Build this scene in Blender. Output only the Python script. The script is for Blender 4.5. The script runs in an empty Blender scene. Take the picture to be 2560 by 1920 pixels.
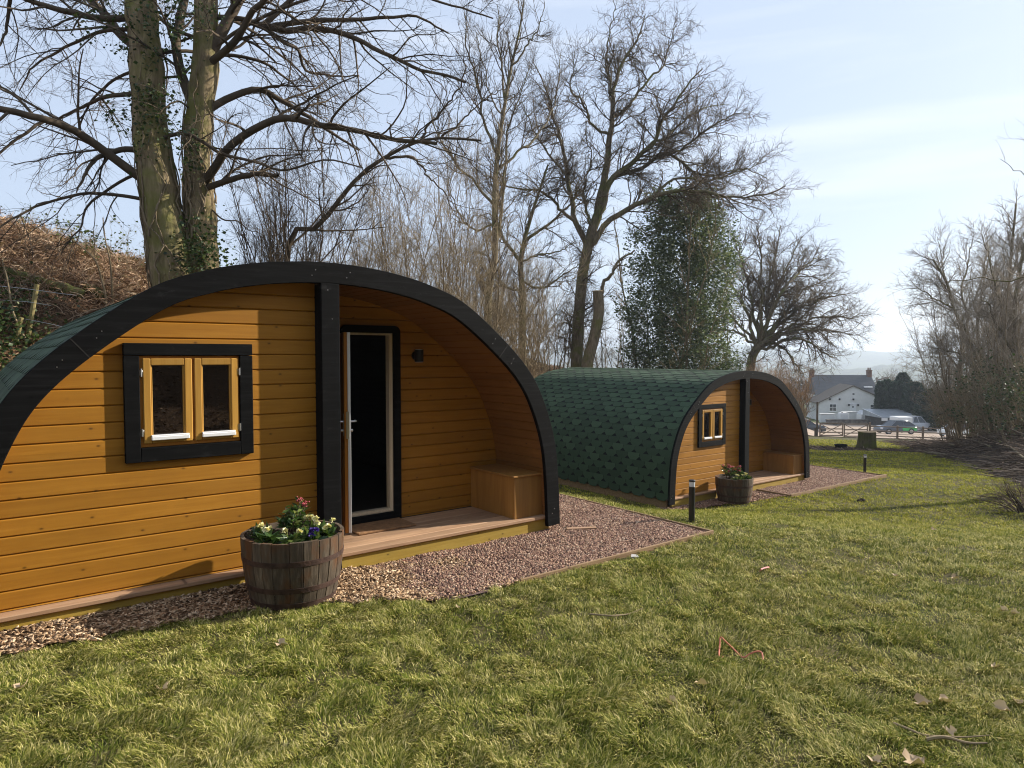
import bpy, math, random
import numpy as np
from math import radians as R, sin, cos, pi

random.seed(7)
C = bpy.context.scene.collection
SC = bpy.context.scene

# ------------------------------------------------------------------ view geometry (used to lay out real positions)
EYE = np.array([0.0, 0.0, 1.72]); FPX = 1706.5; HZ = 890.7
TILT = math.atan((960 - HZ) / FPX)
def at(px, py, d):
    """world point seen in direction (px,py) of the 2560x1920 photograph at forward distance d"""
    x = (px - 1280) / FPX; y = (960 - py) / FPX
    r = np.array([x, cos(TILT) + y * sin(TILT), -sin(TILT) + y * cos(TILT)])
    return EYE + r * (d / r[1])
def v(x, y, d): return at(x * 1.1573, y * 1.1573, d)
def z4(x, y, d): return at(1980 + x * .2713, 850 + y * .2713, d * .889)
def z5(x, y): return (x * .3646, y * .3646)
def z6(x, y): return (777.7 + x * .5078, y * .5078)

# ------------------------------------------------------------------ tagging helpers
def tag(o, label=None, cat=None, group=None, kind=None):
    if label: o['label'] = label
    if cat: o['category'] = cat
    if group: o['group'] = group
    if kind: o['kind'] = kind
    return o
def thing(name, label, cat, loc=(0, 0, 0), rz=0.0, group=None):
    o = bpy.data.objects.new(name, None); C.objects.link(o)
    o.empty_display_size = .1
    o.location = loc; o.rotation_euler = (0, 0, rz)
    return tag(o, label, cat, group)
def copy_tree(o, parent=None):
    c = o.copy(); C.objects.link(c)
    if parent is not None: c.parent = parent
    for ch in list(o.children): copy_tree(ch, c)
    return c

def mesh_np(name, V, F, mat, parent=None, smooth=False, mats=None, midx=None):
    """F: (n,3) or (n,4) int array"""
    V = np.asarray(V, dtype=np.float32).reshape(-1, 3); F = np.asarray(F, dtype=np.int32)
    me = bpy.data.meshes.new(name)
    n, k = F.shape
    me.vertices.add(len(V)); me.vertices.foreach_set('co', V.ravel())
    me.loops.add(n * k); me.loops.foreach_set('vertex_index', F.ravel())
    me.polygons.add(n)
    me.polygons.foreach_set('loop_start', np.arange(0, n * k, k, dtype=np.int32))
    if smooth: me.polygons.foreach_set('use_smooth', np.ones(n, dtype=bool))
    for m in ([mat] if mats is None else mats): me.materials.append(m)
    if midx is not None: me.polygons.foreach_set('material_index', np.asarray(midx, dtype=np.int32))
    me.update(calc_edges=True)
    o = bpy.data.objects.new(name, me); C.objects.link(o)
    if parent is not None: o.parent = parent
    return o

class MB:
    """collects shapes for ONE mesh object"""
    def __init__(s): s.v = []; s.f = []; s.m = []
    def add(s, vs, fs, mi=0):
        b = len(s.v); s.v += [tuple(map(float, p)) for p in vs]
        for f in fs: s.f.append(tuple(i + b for i in f)); s.m.append(mi)
        return s
    def box(s, x0, x1, y0, y1, z0, z1, bv=0.0, mi=0, M=None):
        if x1 < x0: x0, x1 = x1, x0
        if y1 < y0: y0, y1 = y1, y0
        if z1 < z0: z0, z1 = z1, z0
        bv = min(bv, .45 * min(x1 - x0, y1 - y0, z1 - z0))
        lo = (x0, y0, z0); hi = (x1, y1, z1)
        if bv <= 0:
            vs = [(X, Y, Z) for X in (x0, x1) for Y in (y0, y1) for Z in (z0, z1)]
            fs = [(0, 1, 3, 2), (4, 6, 7, 5), (0, 4, 5, 1), (2, 3, 7, 6), (0, 2, 6, 4), (1, 5, 7, 3)]
        else:
            vs = []; idx = {}
            for cx in (0, 1):
                for cy in (0, 1):
                    for cz in (0, 1):
                        c = (cx, cy, cz)
                        for ax in range(3):
                            p = []
                            for k in range(3):
                                e = hi[k] if c[k] else lo[k]
                                p.append(e if k == ax else e + (-bv if c[k] else bv))
                            idx[(c, ax)] = len(vs); vs.append(tuple(p))
            fs = []
            for ax in range(3):
                o1, o2 = (ax + 1) % 3, (ax + 2) % 3
                for sd in (0, 1):
                    q = []
                    for a, b in ((0, 0), (1, 0), (1, 1), (0, 1)):
                        c = [0, 0, 0]; c[ax] = sd; c[o1] = a; c[o2] = b
                        q.append(idx[(tuple(c), ax)])
                    fs.append(tuple(q) if sd else tuple(reversed(q)))
                for a in (0, 1):
                    for b in (0, 1):
                        c0 = [0, 0, 0]; c0[o1] = a; c0[o2] = b; c1 = list(c0); c1[ax] = 1
                        c0 = tuple(c0); c1 = tuple(c1)
                        q = [idx[(c0, o1)], idx[(c1, o1)], idx[(c1, o2)], idx[(c0, o2)]]
                        fs.append(tuple(q) if (a == b) == False else tuple(reversed(q)))
            for cx in (0, 1):
                for cy in (0, 1):
                    for cz in (0, 1):
                        t = [idx[((cx, cy, cz), k)] for k in range(3)]
                        fs.append(tuple(t) if (cx + cy + cz) % 2 else tuple(reversed(t)))
        if M is not None: vs = [M(*p) for p in vs]
        return s.add(vs, fs, mi)
    def prism_y(s, poly, y0, y1, mi=0):
        """poly in (x,z), extruded along y"""
        n = len(poly)
        vs = [(x, y0, z) for x, z in poly] + [(x, y1, z) for x, z in poly]
        fs = [tuple(range(n)), tuple(range(2 * n - 1, n - 1, -1))]
        fs += [(i, i + n, (i + 1) % n + n, (i + 1) % n) for i in range(n)]
        return s.add(vs, fs, mi)
    def prism_z(s, poly, z0, z1, mi=0):
        n = len(poly)
        vs = [(x, y, z0) for x, y in poly] + [(x, y, z1) for x, y in poly]
        fs = [tuple(range(n - 1, -1, -1)), tuple(range(n, 2 * n))]
        fs += [(i, (i + 1) % n, (i + 1) % n + n, i + n) for i in range(n)]
        return s.add(vs, fs, mi)
    def tube(s, pts, rad, n=8, mi=0, cap=True):
        pts = [np.array(p, float) for p in pts]
        if not hasattr(rad, '__len__'): rad = [rad] * len(pts)
        b = len(s.v); rings = []
        ref = None
        for i, p in enumerate(pts):
            t = pts[min(i + 1, len(pts) - 1)] - pts[max(i - 1, 0)]; t = t / (np.linalg.norm(t) + 1e-9)
            if ref is None:
                ref = np.cross(t, (0, 0, 1)) if abs(t[2]) < .9 else np.cross(t, (1, 0, 0))
            a = ref - t * ref.dot(t); a /= np.linalg.norm(a) + 1e-9; ref = a; c = np.cross(t, a)
            rings.append([tuple(p + (a * cos(2 * pi * k / n) + c * sin(2 * pi * k / n)) * rad[i]) for k in range(n)])
        vs = [q for r_ in rings for q in r_]; fs = []
        for i in range(len(pts) - 1):
            for k in range(n):
                fs.append((i * n + k, i * n + (k + 1) % n, (i + 1) * n + (k + 1) % n, (i + 1) * n + k))
        if cap:
            fs.append(tuple(range(n - 1, -1, -1))); fs.append(tuple((len(pts) - 1) * n + k for k in range(n)))
        return s.add(vs, fs, mi)
    def lathe(s, prof, n=24, c=(0, 0, 0), mi=0, cap=True, fn=None):
        vs = []; fs = []
        for r_, z in prof:
            for k in range(n):
                a = 2 * pi * k / n; q = r_ * (fn(a, z) if fn else 1)
                vs.append((c[0] + q * cos(a), c[1] + q * sin(a), c[2] + z))
        for i in range(len(prof) - 1):
            for k in range(n):
                fs.append((i * n + k, i * n + (k + 1) % n, (i + 1) * n + (k + 1) % n, (i + 1) * n + k))
        if cap:
            fs.append(tuple(range(n - 1, -1, -1))); fs.append(tuple((len(prof) - 1) * n + k for k in range(n)))
        return s.add(vs, fs, mi)
    def build(s, name, mat, parent=None, smooth=False, loc=None):
        me = bpy.data.meshes.new(name); me.from_pydata(s.v, [], s.f)
        ms = mat if isinstance(mat, (list, tuple)) else [mat]
        for m in ms: me.materials.append(m)
        me.polygons.foreach_set('material_index', s.m)
        if smooth: me.polygons.foreach_set('use_smooth', [True] * len(s.f))
        me.update()
        o = bpy.data.objects.new(name, me); C.objects.link(o)
        if parent is not None: o.parent = parent
        if loc is not None: o.location = loc
        if smooth:
            try: me.set_sharp_from_angle(angle=R(40))
            except Exception: pass
        return o

# ------------------------------------------------------------------ numpy noise
def _h(ix, iy, s):
    n = (ix.astype(np.int64) * 374761393 + iy.astype(np.int64) * 668265263 + s * 1442695041) & 0x7fffffff
    n = ((n ^ (n >> 13)) * 1274126177) & 0x7fffffff
    return ((n ^ (n >> 16)) & 0xffff) / 65535.0
def vnoise(x, y, sc, seed=0):
    x = np.asarray(x, float) / sc; y = np.asarray(y, float) / sc
    ix = np.floor(x); iy = np.floor(y); fx = x - ix; fy = y - iy
    fx = fx * fx * (3 - 2 * fx); fy = fy * fy * (3 - 2 * fy)
    a = _h(ix, iy, seed); b = _h(ix + 1, iy, seed); c = _h(ix, iy + 1, seed); d = _h(ix + 1, iy + 1, seed)
    return (a * (1 - fx) + b * fx) * (1 - fy) + (c * (1 - fx) + d * fx) * fy
def sstep(a, b, x):
    t = np.clip((np.asarray(x, float) - a) / (b - a), 0, 1); return t * t * (3 - 2 * t)

# ------------------------------------------------------------------ materials
def new_mat(name):
    m = bpy.data.materials.new(name); m.use_nodes = True
    nt = m.node_tree; bs = nt.nodes['Principled BSDF']
    bs.inputs['Specular IOR Level'].default_value = .35
    return m, nt, bs
def nd(nt, typ, **kw):
    n = nt.nodes.new(typ)
    for k, val in kw.items():
        if k in n.inputs: n.inputs[k].default_value = val
        else: setattr(n, k, val)
    return n
def coord(nt, scale=(1, 1, 1), rot=(0, 0, 0), out='Object'):
    tc = nt.nodes.new('ShaderNodeTexCoord'); mp = nt.nodes.new('ShaderNodeMapping')
    mp.inputs['Scale'].default_value = scale; mp.inputs['Rotation'].default_value = rot
    nt.links.new(tc.outputs[out], mp.inputs['Vector']); return mp.outputs['Vector']
def noise(nt, vec, scale, detail=4, rough=.55, dist=0.0):
    n = nt.nodes.new('ShaderNodeTexNoise'); n.inputs['Scale'].default_value = scale
    n.inputs['Detail'].default_value = detail; n.inputs['Roughness'].default_value = rough
    n.inputs['Distortion'].default_value = dist
    if vec is not None: nt.links.new(vec, n.inputs['Vector'])
    return n.outputs['Fac']
def ramp(nt, fac, stops):
    r_ = nt.nodes.new('ShaderNodeValToRGB'); e = r_.color_ramp.elements
    while len(e) > 1: e.remove(e[-1])
    e[0].position = stops[0][0]; e[0].color = (*stops[0][1], 1)
    for p, c in stops[1:]:
        q = e.new(p); q.color = (*c, 1)
    nt.links.new(fac, r_.inputs['Fac']); return r_.outputs['Color']
def g3(x): return (x, x, x)
def mixc(nt, fac, a, b, mode='MIX'):
    m = nt.nodes.new('ShaderNodeMix'); m.data_type = 'RGBA'; m.blend_type = mode
    for sock, val in ((m.inputs[0], fac), (m.inputs[6], a), (m.inputs[7], b)):
        if hasattr(val, 'is_output'): nt.links.new(val, sock)
        elif isinstance(val, (int, float)): sock.default_value = val
        else: sock.default_value = (*val, 1)
    return m.outputs[2]
def bump(nt, bs, h, strength=.3, dist=.01):
    b = nt.nodes.new('ShaderNodeBump'); b.inputs['Strength'].default_value = strength
    b.inputs['Distance'].default_value = dist
    nt.links.new(h, b.inputs['Height']); nt.links.new(b.outputs['Normal'], bs.inputs['Normal'])
def island(nt):
    return nt.nodes.new('ShaderNodeNewGeometry').outputs['Random Per Island']

def wood_mat(name, c0, c1, c2, axis='x', rough=.55, knots=True, island_var=.35, bumps=.15, spec=.35, gscale=1.0):
    """grain runs along axis"""
    m, nt, bs = new_mat(name)
    st = {'x': (1.2, 14, 22), 'y': (22, 1.2, 22), 'z': (22, 14, 1.2)}[axis]
    vec = coord(nt, tuple(k * gscale for k in st))
    isl = island(nt)
    add = nt.nodes.new('ShaderNodeVectorMath'); add.operation = 'ADD'
    sc = nt.nodes.new('ShaderNodeVectorMath'); sc.operation = 'SCALE'; sc.inputs[0].default_value = (37, 61, 83)
    nt.links.new(isl, sc.inputs['Scale']); nt.links.new(vec, add.inputs[0]); nt.links.new(sc.outputs[0], add.inputs[1])
    n1 = noise(nt, add.outputs[0], 1.6, 6, .6, .6)
    col = ramp(nt, n1, [(.25, c0), (.5, c1), (.75, c2)])
    v2 = coord(nt, (1, 1, 1)); blot = noise(nt, v2, 3.0, 3, .6)
    col = mixc(nt, ramp(nt, blot, [(.35, g3(0)), (.7, g3(.38))]), col, tuple(x * .72 for x in c1))
    var = ramp(nt, isl, [(0, g3(1 - island_var)), (1, g3(1 + island_var * .25))])
    col = mixc(nt, 1.0, col, var, 'MULTIPLY')
    if knots:
        tc = nt.nodes.new('ShaderNodeTexCoord'); sp_ = nt.nodes.new('ShaderNodeSeparateXYZ'); cb = nt.nodes.new('ShaderNodeCombineXYZ'); nt.links.new(tc.outputs['Object'], sp_.inputs[0])
        a_, b_ = {'x': (0, 2), 'y': (1, 2), 'z': (2, 0)}[axis]
        for src, dst, k_ in ((a_, 0, 3.1), (b_, 1, 5.2)):
            mu = nd(nt, 'ShaderNodeMath', operation='MULTIPLY'); mu.inputs[1].default_value = k_; nt.links.new(sp_.outputs[src], mu.inputs[0]); nt.links.new(mu.outputs[0], cb.inputs[dst])
        vo = nt.nodes.new('ShaderNodeTexVoronoi'); vo.voronoi_dimensions = '2D'; vo.inputs['Scale'].default_value = 1.0
        nt.links.new(cb.outputs[0], vo.inputs['Vector'])
        kn = ramp(nt, vo.outputs['Distance'], [(.015, g3(.9)), (.032, g3(.5)), (.05, g3(.1)), (.09, g3(0))])
        sep = nt.nodes.new('ShaderNodeSeparateColor'); nt.links.new(vo.outputs['Color'], sep.inputs[0])
        gate = ramp(nt, sep.outputs[0], [(.42, g3(0)), (.46, g3(1))])
        f = mixc(nt, 1.0, kn, gate, 'MULTIPLY')
        col = mixc(nt, f, col, tuple(x * .3 for x in c0))
    nt.links.new(col, bs.inputs['Base Color'])
    bs.inputs['Roughness'].default_value = rough; bs.inputs['Specular IOR Level'].default_value = spec
    bump(nt, bs, n1, bumps, .004)
    return m

M = {}
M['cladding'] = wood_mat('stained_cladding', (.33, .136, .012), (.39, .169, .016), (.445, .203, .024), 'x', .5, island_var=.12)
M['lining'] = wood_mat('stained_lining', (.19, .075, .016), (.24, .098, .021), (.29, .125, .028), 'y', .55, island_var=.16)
M['sash'] = wood_mat('sash_timber', (.45, .22, .035), (.55, .29, .055), (.62, .35, .085), 'z', .45, knots=False)
M['black'] = wood_mat('black_painted_timber', (.0035, .0035, .0036), (.0055, .0055, .0057), (.014, .014, .0145), 'x', .75, knots=True, island_var=.1, bumps=.35, spec=.08)
def scuffed(m):
    nt = m.node_tree; bs = nt.nodes['Principled BSDF']; src = bs.inputs['Base Color'].links[0].from_socket
    n = noise(nt, coord(nt, (2.2, 2.2, 5)), 3.2, 6, .7, .4)
    nt.links.new(mixc(nt, ramp(nt, n, [(.60, g3(0)), (.74, g3(.6))]), src, (.035, .035, .036)), bs.inputs['Base Color'])
scuffed(M['black'])
M['deck'] = wood_mat('larch_decking', (.36, .20, .11), (.48, .29, .165), (.58, .37, .22), 'x', .7, bumps=.3)
M['beam'] = wood_mat('treated_beam', (.36, .23, .03), (.47, .315, .05), (.53, .37, .075), 'x', .65)
M['ply'] = wood_mat('bench_ply', (.30, .135, .03), (.39, .185, .042), (.46, .235, .056), 'z', .5, knots=False, gscale=.7)
M['edging'] = wood_mat('edging_timber', (.26, .155, .075), (.36, .23, .12), (.46, .32, .18), 'x', .8)
M['jamb'] = wood_mat('pale_door_frame', (.48, .38, .26), (.60, .50, .36), (.66, .57, .43), 'z', .5, knots=False)
M['doorface'] = wood_mat('door_timber', (.44, .16, .022), (.54, .21, .034), (.6, .26, .046), 'z', .4, knots=False)

def plain(name, col, rough=.5, metal=0.0, spec=.4, nscale=0, namt=.25, bmp=0, bsc=60):
    m, nt, bs = new_mat(name)
    bs.inputs['Roughness'].default_value = rough; bs.inputs['Metallic'].default_value = metal
    bs.inputs['Specular IOR Level'].default_value = spec
    if nscale:
        n = noise(nt, coord(nt), nscale, 5, .6)
        c = ramp(nt, n, [(.3, tuple(x * (1 - namt) for x in col)), (.7, tuple(min(1, x * (1 + namt)) for x in col))])
        nt.links.new(c, bs.inputs['Base Color'])
    else: bs.inputs['Base Color'].default_value = (*col, 1)
    if bmp: bump(nt, bs, noise(nt, coord(nt), bsc, 4), bmp, .01)
    return m
M['white'] = plain('white_paint', (.78, .78, .75), .4, nscale=6, namt=.05)
M['steel'] = plain('brushed_steel', (.6, .6, .6), .3, 1.0)
M['alu'] = plain('white_aluminium', (.8, .8, .8), .35)
M['blackmetal'] = plain('black_powder_coat', (.012, .012, .013), .4, spec=.5)
M['dark'] = plain('dark_interior', (.02, .017, .015), .9)  # shade of the closed room is put into the near-black lining colour
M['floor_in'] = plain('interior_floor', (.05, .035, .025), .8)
M['soil'] = plain('potting_soil', (.035, .024, .017), .95, nscale=40, namt=.6, bmp=1, bsc=50)
M['coir'] = plain('coir_mat', (.24, .125, .055), .95, nscale=25, namt=.3, bmp=.8, bsc=220)
M['rope'] = plain('orange_wire', (.62, .20, .12), .6)
M['pink'] = plain('pink_plastic', (.7, .28, .26), .7)
M['lens'] = plain('frosted_lens', (.62, .64, .66), .25, spec=.6)
M['cream'] = plain('primrose_petal', (.85, .80, .42), .6, nscale=30, namt=.15)
M['purple'] = plain('pansy_petal', (.05, .02, .22), .6)
M['skimmia'] = plain('skimmia_bud', (.40, .075, .085), .7, nscale=60, namt=.4)

def glass_mat():
    m, nt, bs = new_mat('window_glass')
    nt.nodes.remove(bs); out = nt.nodes['Material Output']
    tr = nd(nt, 'ShaderNodeBsdfTransparent'); tr.inputs['Color'].default_value = (.55, .55, .53, 1)
    gl = nd(nt, 'ShaderNodeBsdfGlossy', Roughness=.0); gl.inputs['Color'].default_value = (1, 1, 1, 1)
    fr = nd(nt, 'ShaderNodeFresnel', IOR=2.15); mx = nd(nt, 'ShaderNodeMixShader')
    nt.links.new(fr.outputs[0], mx.inputs[0]); nt.links.new(tr.outputs[0], mx.inputs[1]); nt.links.new(gl.outputs[0], mx.inputs[2])
    nt.links.new(mx.outputs[0], out.inputs['Surface']); return m
M['glass'] = glass_mat()

def shingle_mat():
    m, nt, bs = new_mat('green_felt_shingle')
    isl = island(nt)
    c = ramp(nt, isl, [(0, (.021, .042, .020)), (.5, (.034, .066, .032)), (1, (.052, .092, .047))])
    n = noise(nt, coord(nt), 260, 2, .7)
    c = mixc(nt, ramp(nt, n, [(.35, g3(0)), (.75, g3(.5))]), c, (.055, .09, .062))
    nt.links.new(c, bs.inputs['Base Color']); bs.inputs['Roughness'].default_value = .8
    bs.inputs['Specular IOR Level'].default_value = .35
    bump(nt, bs, n, .5, .003); return m
M['shingle'] = shingle_mat()
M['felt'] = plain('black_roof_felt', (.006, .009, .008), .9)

def bark_mat(name, c0, c1, moss=None, moss_amt=.5, scale=6):
    m, nt, bs = new_mat(name)
    vec = coord(nt, (1, 1, .22)); n = noise(nt, vec, scale * 3, 6, .65, .5)
    col = ramp(nt, n, [(.3, c0), (.68, c1)])
    if moss:
        n2 = noise(nt, coord(nt), 1.7, 5, .65)
        col = mixc(nt, ramp(nt, n2, [(.62 - moss_amt * .3, g3(0)), (.75 - moss_amt * .2, g3(.8))]), col, moss)
    nt.links.new(col, bs.inputs['Base Color']); bs.inputs['Roughness'].default_value = .9
    bs.inputs['Specular IOR Level'].default_value = .15
    bump(nt, bs, n, .8, .03); return m
M['bark_big'] = bark_mat('mossy_smooth_bark', (.11, .08, .045), (.36, .28, .165), (.17, .17, .045), .6, 4)
M['bark_oak'] = bark_mat('oak_bark', (.08, .062, .04), (.25, .20, .135), (.13, .14, .04), .6)
M['bark_ash'] = bark_mat('ash_bark', (.10, .08, .05), (.28, .225, .15), (.15, .15, .05), .5)
M['bark_hazel'] = bark_mat('hazel_bark', (.13, .095, .055), (.34, .27, .18))
M['bark_stump'] = bark_mat('stump_bark', (.07, .055, .035), (.17, .14, .085), (.10, .12, .02), .9)
M['twig'] = plain('bare_twig', (.14, .108, .075), .9, spec=.1, nscale=2, namt=.35)
M['twig_pale'] = plain('pale_twig', (.27, .21, .13), .9, spec=.1, nscale=2, namt=.35)
M['twig_red'] = plain('ruddy_twig', (.30, .185, .10), .9, spec=.1, nscale=2, namt=.35)
M['twig_grey'] = plain('hazy_twig', (.30, .255, .20), .9, spec=.1, nscale=2, namt=.3)  # paler than the bare twigs: haze and glare are put into the colour
M['cutwood'] = plain('fresh_cut_wood', (.5, .36, .2), .8, nscale=20, namt=.2)

def leaf_mat(name, stops, rough=.45, trans=.25, spec=.4):
    m, nt, bs = new_mat(name); out = nt.nodes['Material Output']
    col = ramp(nt, island(nt), stops)
    nt.links.new(col, bs.inputs['Base Color']); bs.inputs['Roughness'].default_value = rough
    bs.inputs['Specular IOR Level'].default_value = spec
    if trans:
        t = nd(nt, 'ShaderNodeBsdfTranslucent'); nt.links.new(mixc(nt, 1.0, col, (1.1, 1.2, .7), 'MULTIPLY'), t.inputs['Color'])
        mx = nd(nt, 'ShaderNodeMixShader'); mx.inputs[0].default_value = trans
        nt.links.new(bs.outputs[0], mx.inputs[1]); nt.links.new(t.outputs[0], mx.inputs[2]); nt.links.new(mx.outputs[0], out.inputs['Surface'])
    return m
M['ivy'] = leaf_mat('ivy_leaf', [(0, (.022, .042, .014)), (.5, (.045, .078, .024)), (.85, (.08, .115, .035)), (1, (.15, .17, .06))])
M['holly'] = leaf_mat('evergreen_leaf', [(0, (.055, .078, .04)), (.5, (.12, .15, .078)), (.85, (.18, .21, .115)), (1, (.30, .31, .18))], .5, .25, .4)
M['conifer'] = leaf_mat('conifer_spray', [(0, (.012, .03, .018)), (.6, (.024, .05, .028)), (1, (.045, .075, .035))], .7, .1, .2)
M['planter_leaf'] = leaf_mat('glossy_leaf', [(0, (.03, .065, .016)), (.6, (.07, .125, .03)), (1, (.2, .23, .06))], .35, .2)
M['bracken'] = leaf_mat('dead_bracken', [(0, (.17, .10, .06)), (.4, (.36, .225, .14)), (.8, (.52, .36, .235)), (1, (.68, .54, .39))], .8, .15, .1)
M['litter'] = leaf_mat('leaf_litter', [(0, (.06, .032, .018)), (.5, (.14, .08, .045)), (.85, (.24, .15, .09)), (1, (.38, .27, .18))], .8, .1, .1)
M['dryleaf'] = leaf_mat('dry_leaf', [(0, (.30, .19, .11)), (.5, (.46, .34, .22)), (1, (.62, .5, .36))], .8, .15, .1)
M['bramble'] = leaf_mat('bramble_leaf', [(0, (.03, .05, .012)), (.6, (.08, .105, .025)), (1, (.17, .17, .05))], .6, .2, .2)
M['chip'] = leaf_mat('wood_chip', [(0, (.06, .036, .02)), (.3, (.21, .125, .068)), (.75, (.43, .29, .17)), (1, (.72, .55, .37))], .85, 0, .1)
M['stone'] = leaf_mat('gravel_stone', [(0, (.08, .05, .042)), (.3, (.21, .112, .08)), (.6, (.30, .175, .122)), (.85, (.40, .26, .165)), (1, (.50, .38, .28))], .8, 0, .25)
M['brush'] = leaf_mat('brushwood', [(0, (.05, .036, .027)), (.5, (.12, .088, .065)), (.88, (.22, .165, .125)), (1, (.42, .33, .25))], .9, 0, .1)

def grass_mat():
    m, nt, bs = new_mat('grass_blade'); out = nt.nodes['Material Output']
    isl = island(nt)
    a = ramp(nt, isl, [(0, (.05, .075, .008)), (.38, (.155, .19, .024)), (.66, (.30, .30, .05)), (.86, (.55, .48, .15)), (1, (.76, .65, .30))])
    b = ramp(nt, isl, [(0, (.062, .085, .010)), (.34, (.205, .215, .034)), (.64, (.42, .37, .10)), (1, (.78, .67, .32))])
    n = noise(nt, coord(nt), 1.3, 5, .7)
    col = mixc(nt, ramp(nt, n, [(.42, g3(0)), (.62, g3(1))]), a, b)
    tc = nt.nodes.new('ShaderNodeTexCoord'); sx = nt.nodes.new('ShaderNodeSeparateXYZ'); nt.links.new(tc.outputs['Object'], sx.inputs[0])
    mr = nd(nt, 'ShaderNodeMapRange'); mr.inputs['From Min'].default_value = 7; mr.inputs['From Max'].default_value = 14
    nt.links.new(sx.outputs['Y'], mr.inputs['Value'])
    moss = ramp(nt, isl, [(0, (.14, .165, .012)), (.5, (.34, .34, .028)), (1, (.56, .48, .08))])
    col = mixc(nt, mr.outputs[0], col, moss)
    nt.links.new(col, bs.inputs['Base Color']); bs.inputs['Roughness'].default_value = .7; bs.inputs['Specular IOR Level'].default_value = .12
    t = nd(nt, 'ShaderNodeBsdfTranslucent'); nt.links.new(col, t.inputs['Color'])
    mx = nd(nt, 'ShaderNodeMixShader'); mx.inputs[0].default_value = .3
    nt.links.new(bs.outputs[0], mx.inputs[1]); nt.links.new(t.outputs[0], mx.inputs[2]); nt.links.new(mx.outputs[0], out.inputs['Surface'])
    return m
M['grass'] = grass_mat()

def ground_mat(name, stops, s1=2.0, s2=30, bmp=.6, bd=.03):
    m, nt, bs = new_mat(name)
    n1 = noise(nt, coord(nt), s1, 6, .65); n2 = noise(nt, coord(nt), s2, 5, .7)
    mx = nd(nt, 'ShaderNodeMath', operation='ADD'); ml = nd(nt, 'ShaderNodeMath', operation='MULTIPLY'); ml.inputs[1].default_value = .5
    nt.links.new(n1, mx.inputs[0]); nt.links.new(n2, mx.inputs[1]); nt.links.new(mx.outputs[0], ml.inputs[0])
    nt.links.new(ramp(nt, ml.outputs[0], stops), bs.inputs['Base Color'])
    bs.inputs['Roughness'].default_value = .95; bs.inputs['Specular IOR Level'].default_value = .1
    bump(nt, bs, n2, bmp, bd); return m
# ------------------------------------------------------------------ terrain
TB = np.array([-400, -100, -40, -10, 7.0, 8.8, 11.0, 12.8, 18.5, 25, 33.5, 50, 68, 86, 113, 300, 700, 1500, 6000], float)
ZB = np.array([6, 5, 2.2, .25, -.06, -.32, -.76, -1.1, -1.22, -1.75, -2.46, -3.9, -5.6, -7.0, -7.95, -17, -40, -48, -48], float)
def base_z(x, y):
    t = .94 * y + .34 * x
    return sum(np.interp(t + d, TB, ZB) for d in (-1.2, -.6, 0, .6, 1.2)) / 5
POD1 = dict(loc=(-1.445, 5.51, 0.0), rz=R(37.75)); POD2 = dict(loc=(4.89, 14.11, -1.046), rz=R(37.2))
LEN = 5.45
def to_pod(p, x, y):
    c, s_ = cos(p['rz']), sin(p['rz']); dx = x - p['loc'][0]; dy = y - p['loc'][1]
    return dx * c + dy * s_, -dx * s_ + dy * c
def from_pod(p, x, y, z=0.0):
    c, s_ = cos(p['rz']), sin(p['rz'])
    return (p['loc'][0] + x * c - y * s_, p['loc'][1] + x * s_ + y * c, p['loc'][2] + z)
def rect_d(x, y, x0, x1, y0, y1):
    dx = np.maximum(np.maximum(x0 - x, x - x1), 0); dy = np.maximum(np.maximum(y0 - y, y - y1), 0)
    return np.hypot(dx, dy)
def bank_l(x, y): return -(x + 6) * .843 + (y - 9.5) * .537
def bank_r(x, y): return (x - 11.85) * .913 - (y - 15.8) * .408
def bank_b(x, y): return (x - POD1['loc'][0]) * .612 - (y - POD1['loc'][1]) * .791
def gz(x, y):
    x = np.asarray(x, float); y = np.asarray(y, float)
    z = base_z(x, y); t = .94 * y + .34 * x
    s_ = bank_l(x, y)
    q = 1 - np.clip(s_ / 7, 0, 1)
    hm = np.interp(t, [0, 10, 14, 24, 40, 60, 90], [4.8, 4.8, 5.1, 4.0, 3.2, 2.0, 0])
    rough = (vnoise(x, y, 1.1, 3) - .5) * .3 + (vnoise(x, y, 3.1, 4) - .5) * .35
    hl = hm * (1 - q ** 1.8) * (1 - .75 * sstep(10, 30, s_)) + rough * sstep(.3, 2.5, s_) * sstep(80, 30, s_)
    r_ = bank_r(x, y)
    qb = (x - POD1['loc'][0]) * .612 - (y - POD1['loc'][1]) * .791
    rs = r_ - np.interp(t, [4, 15], [4.5, 0])
    hr = np.interp(t, [-20, 5, 12, 30, 40, 55], [2.2, 2.0, 1.4, .9, .25, 0]) * sstep(-.2, 3.2, rs) + rough * .8 * sstep(0, 1.5, rs) * sstep(60, 20, r_) * sstep(75, 50, t)
    hb = (10 + rough) * sstep(8.2, 21, qb) * sstep(22, 8, t) * sstep(60, 30, np.hypot(x, y))
    z = z + hl + hr + hb
    near = sstep(60, 20, np.hypot(x, y))
    z = z + near * ((vnoise(x, y, .55, 1) - .5) * .05 + (vnoise(x, y, 1.7, 2) - .5) * .07)
    for p, zz in ((POD1, -.095), (POD2, -1.145)):
        lx, ly = to_pod(p, x, y)
        if p is POD1: zz = zz + .045 * sstep(.7, -.5, lx)
        px_, py_ = (3.58, -1.01) if p is POD1 else (4.38, -.76)
        d = rect_d(lx, ly, -2.9, px_, -.25, LEN + .3); d2 = rect_d(lx, ly, .3, px_, py_, 1.5)
        w = np.maximum(1 - sstep(.05, 1.1, d), 1 - sstep(.02, .35, d2))
        z = z * (1 - w) + zz * w
    return z
def gzf(x, y): return float(gz(np.array([x]), np.array([y]))[0])

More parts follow.
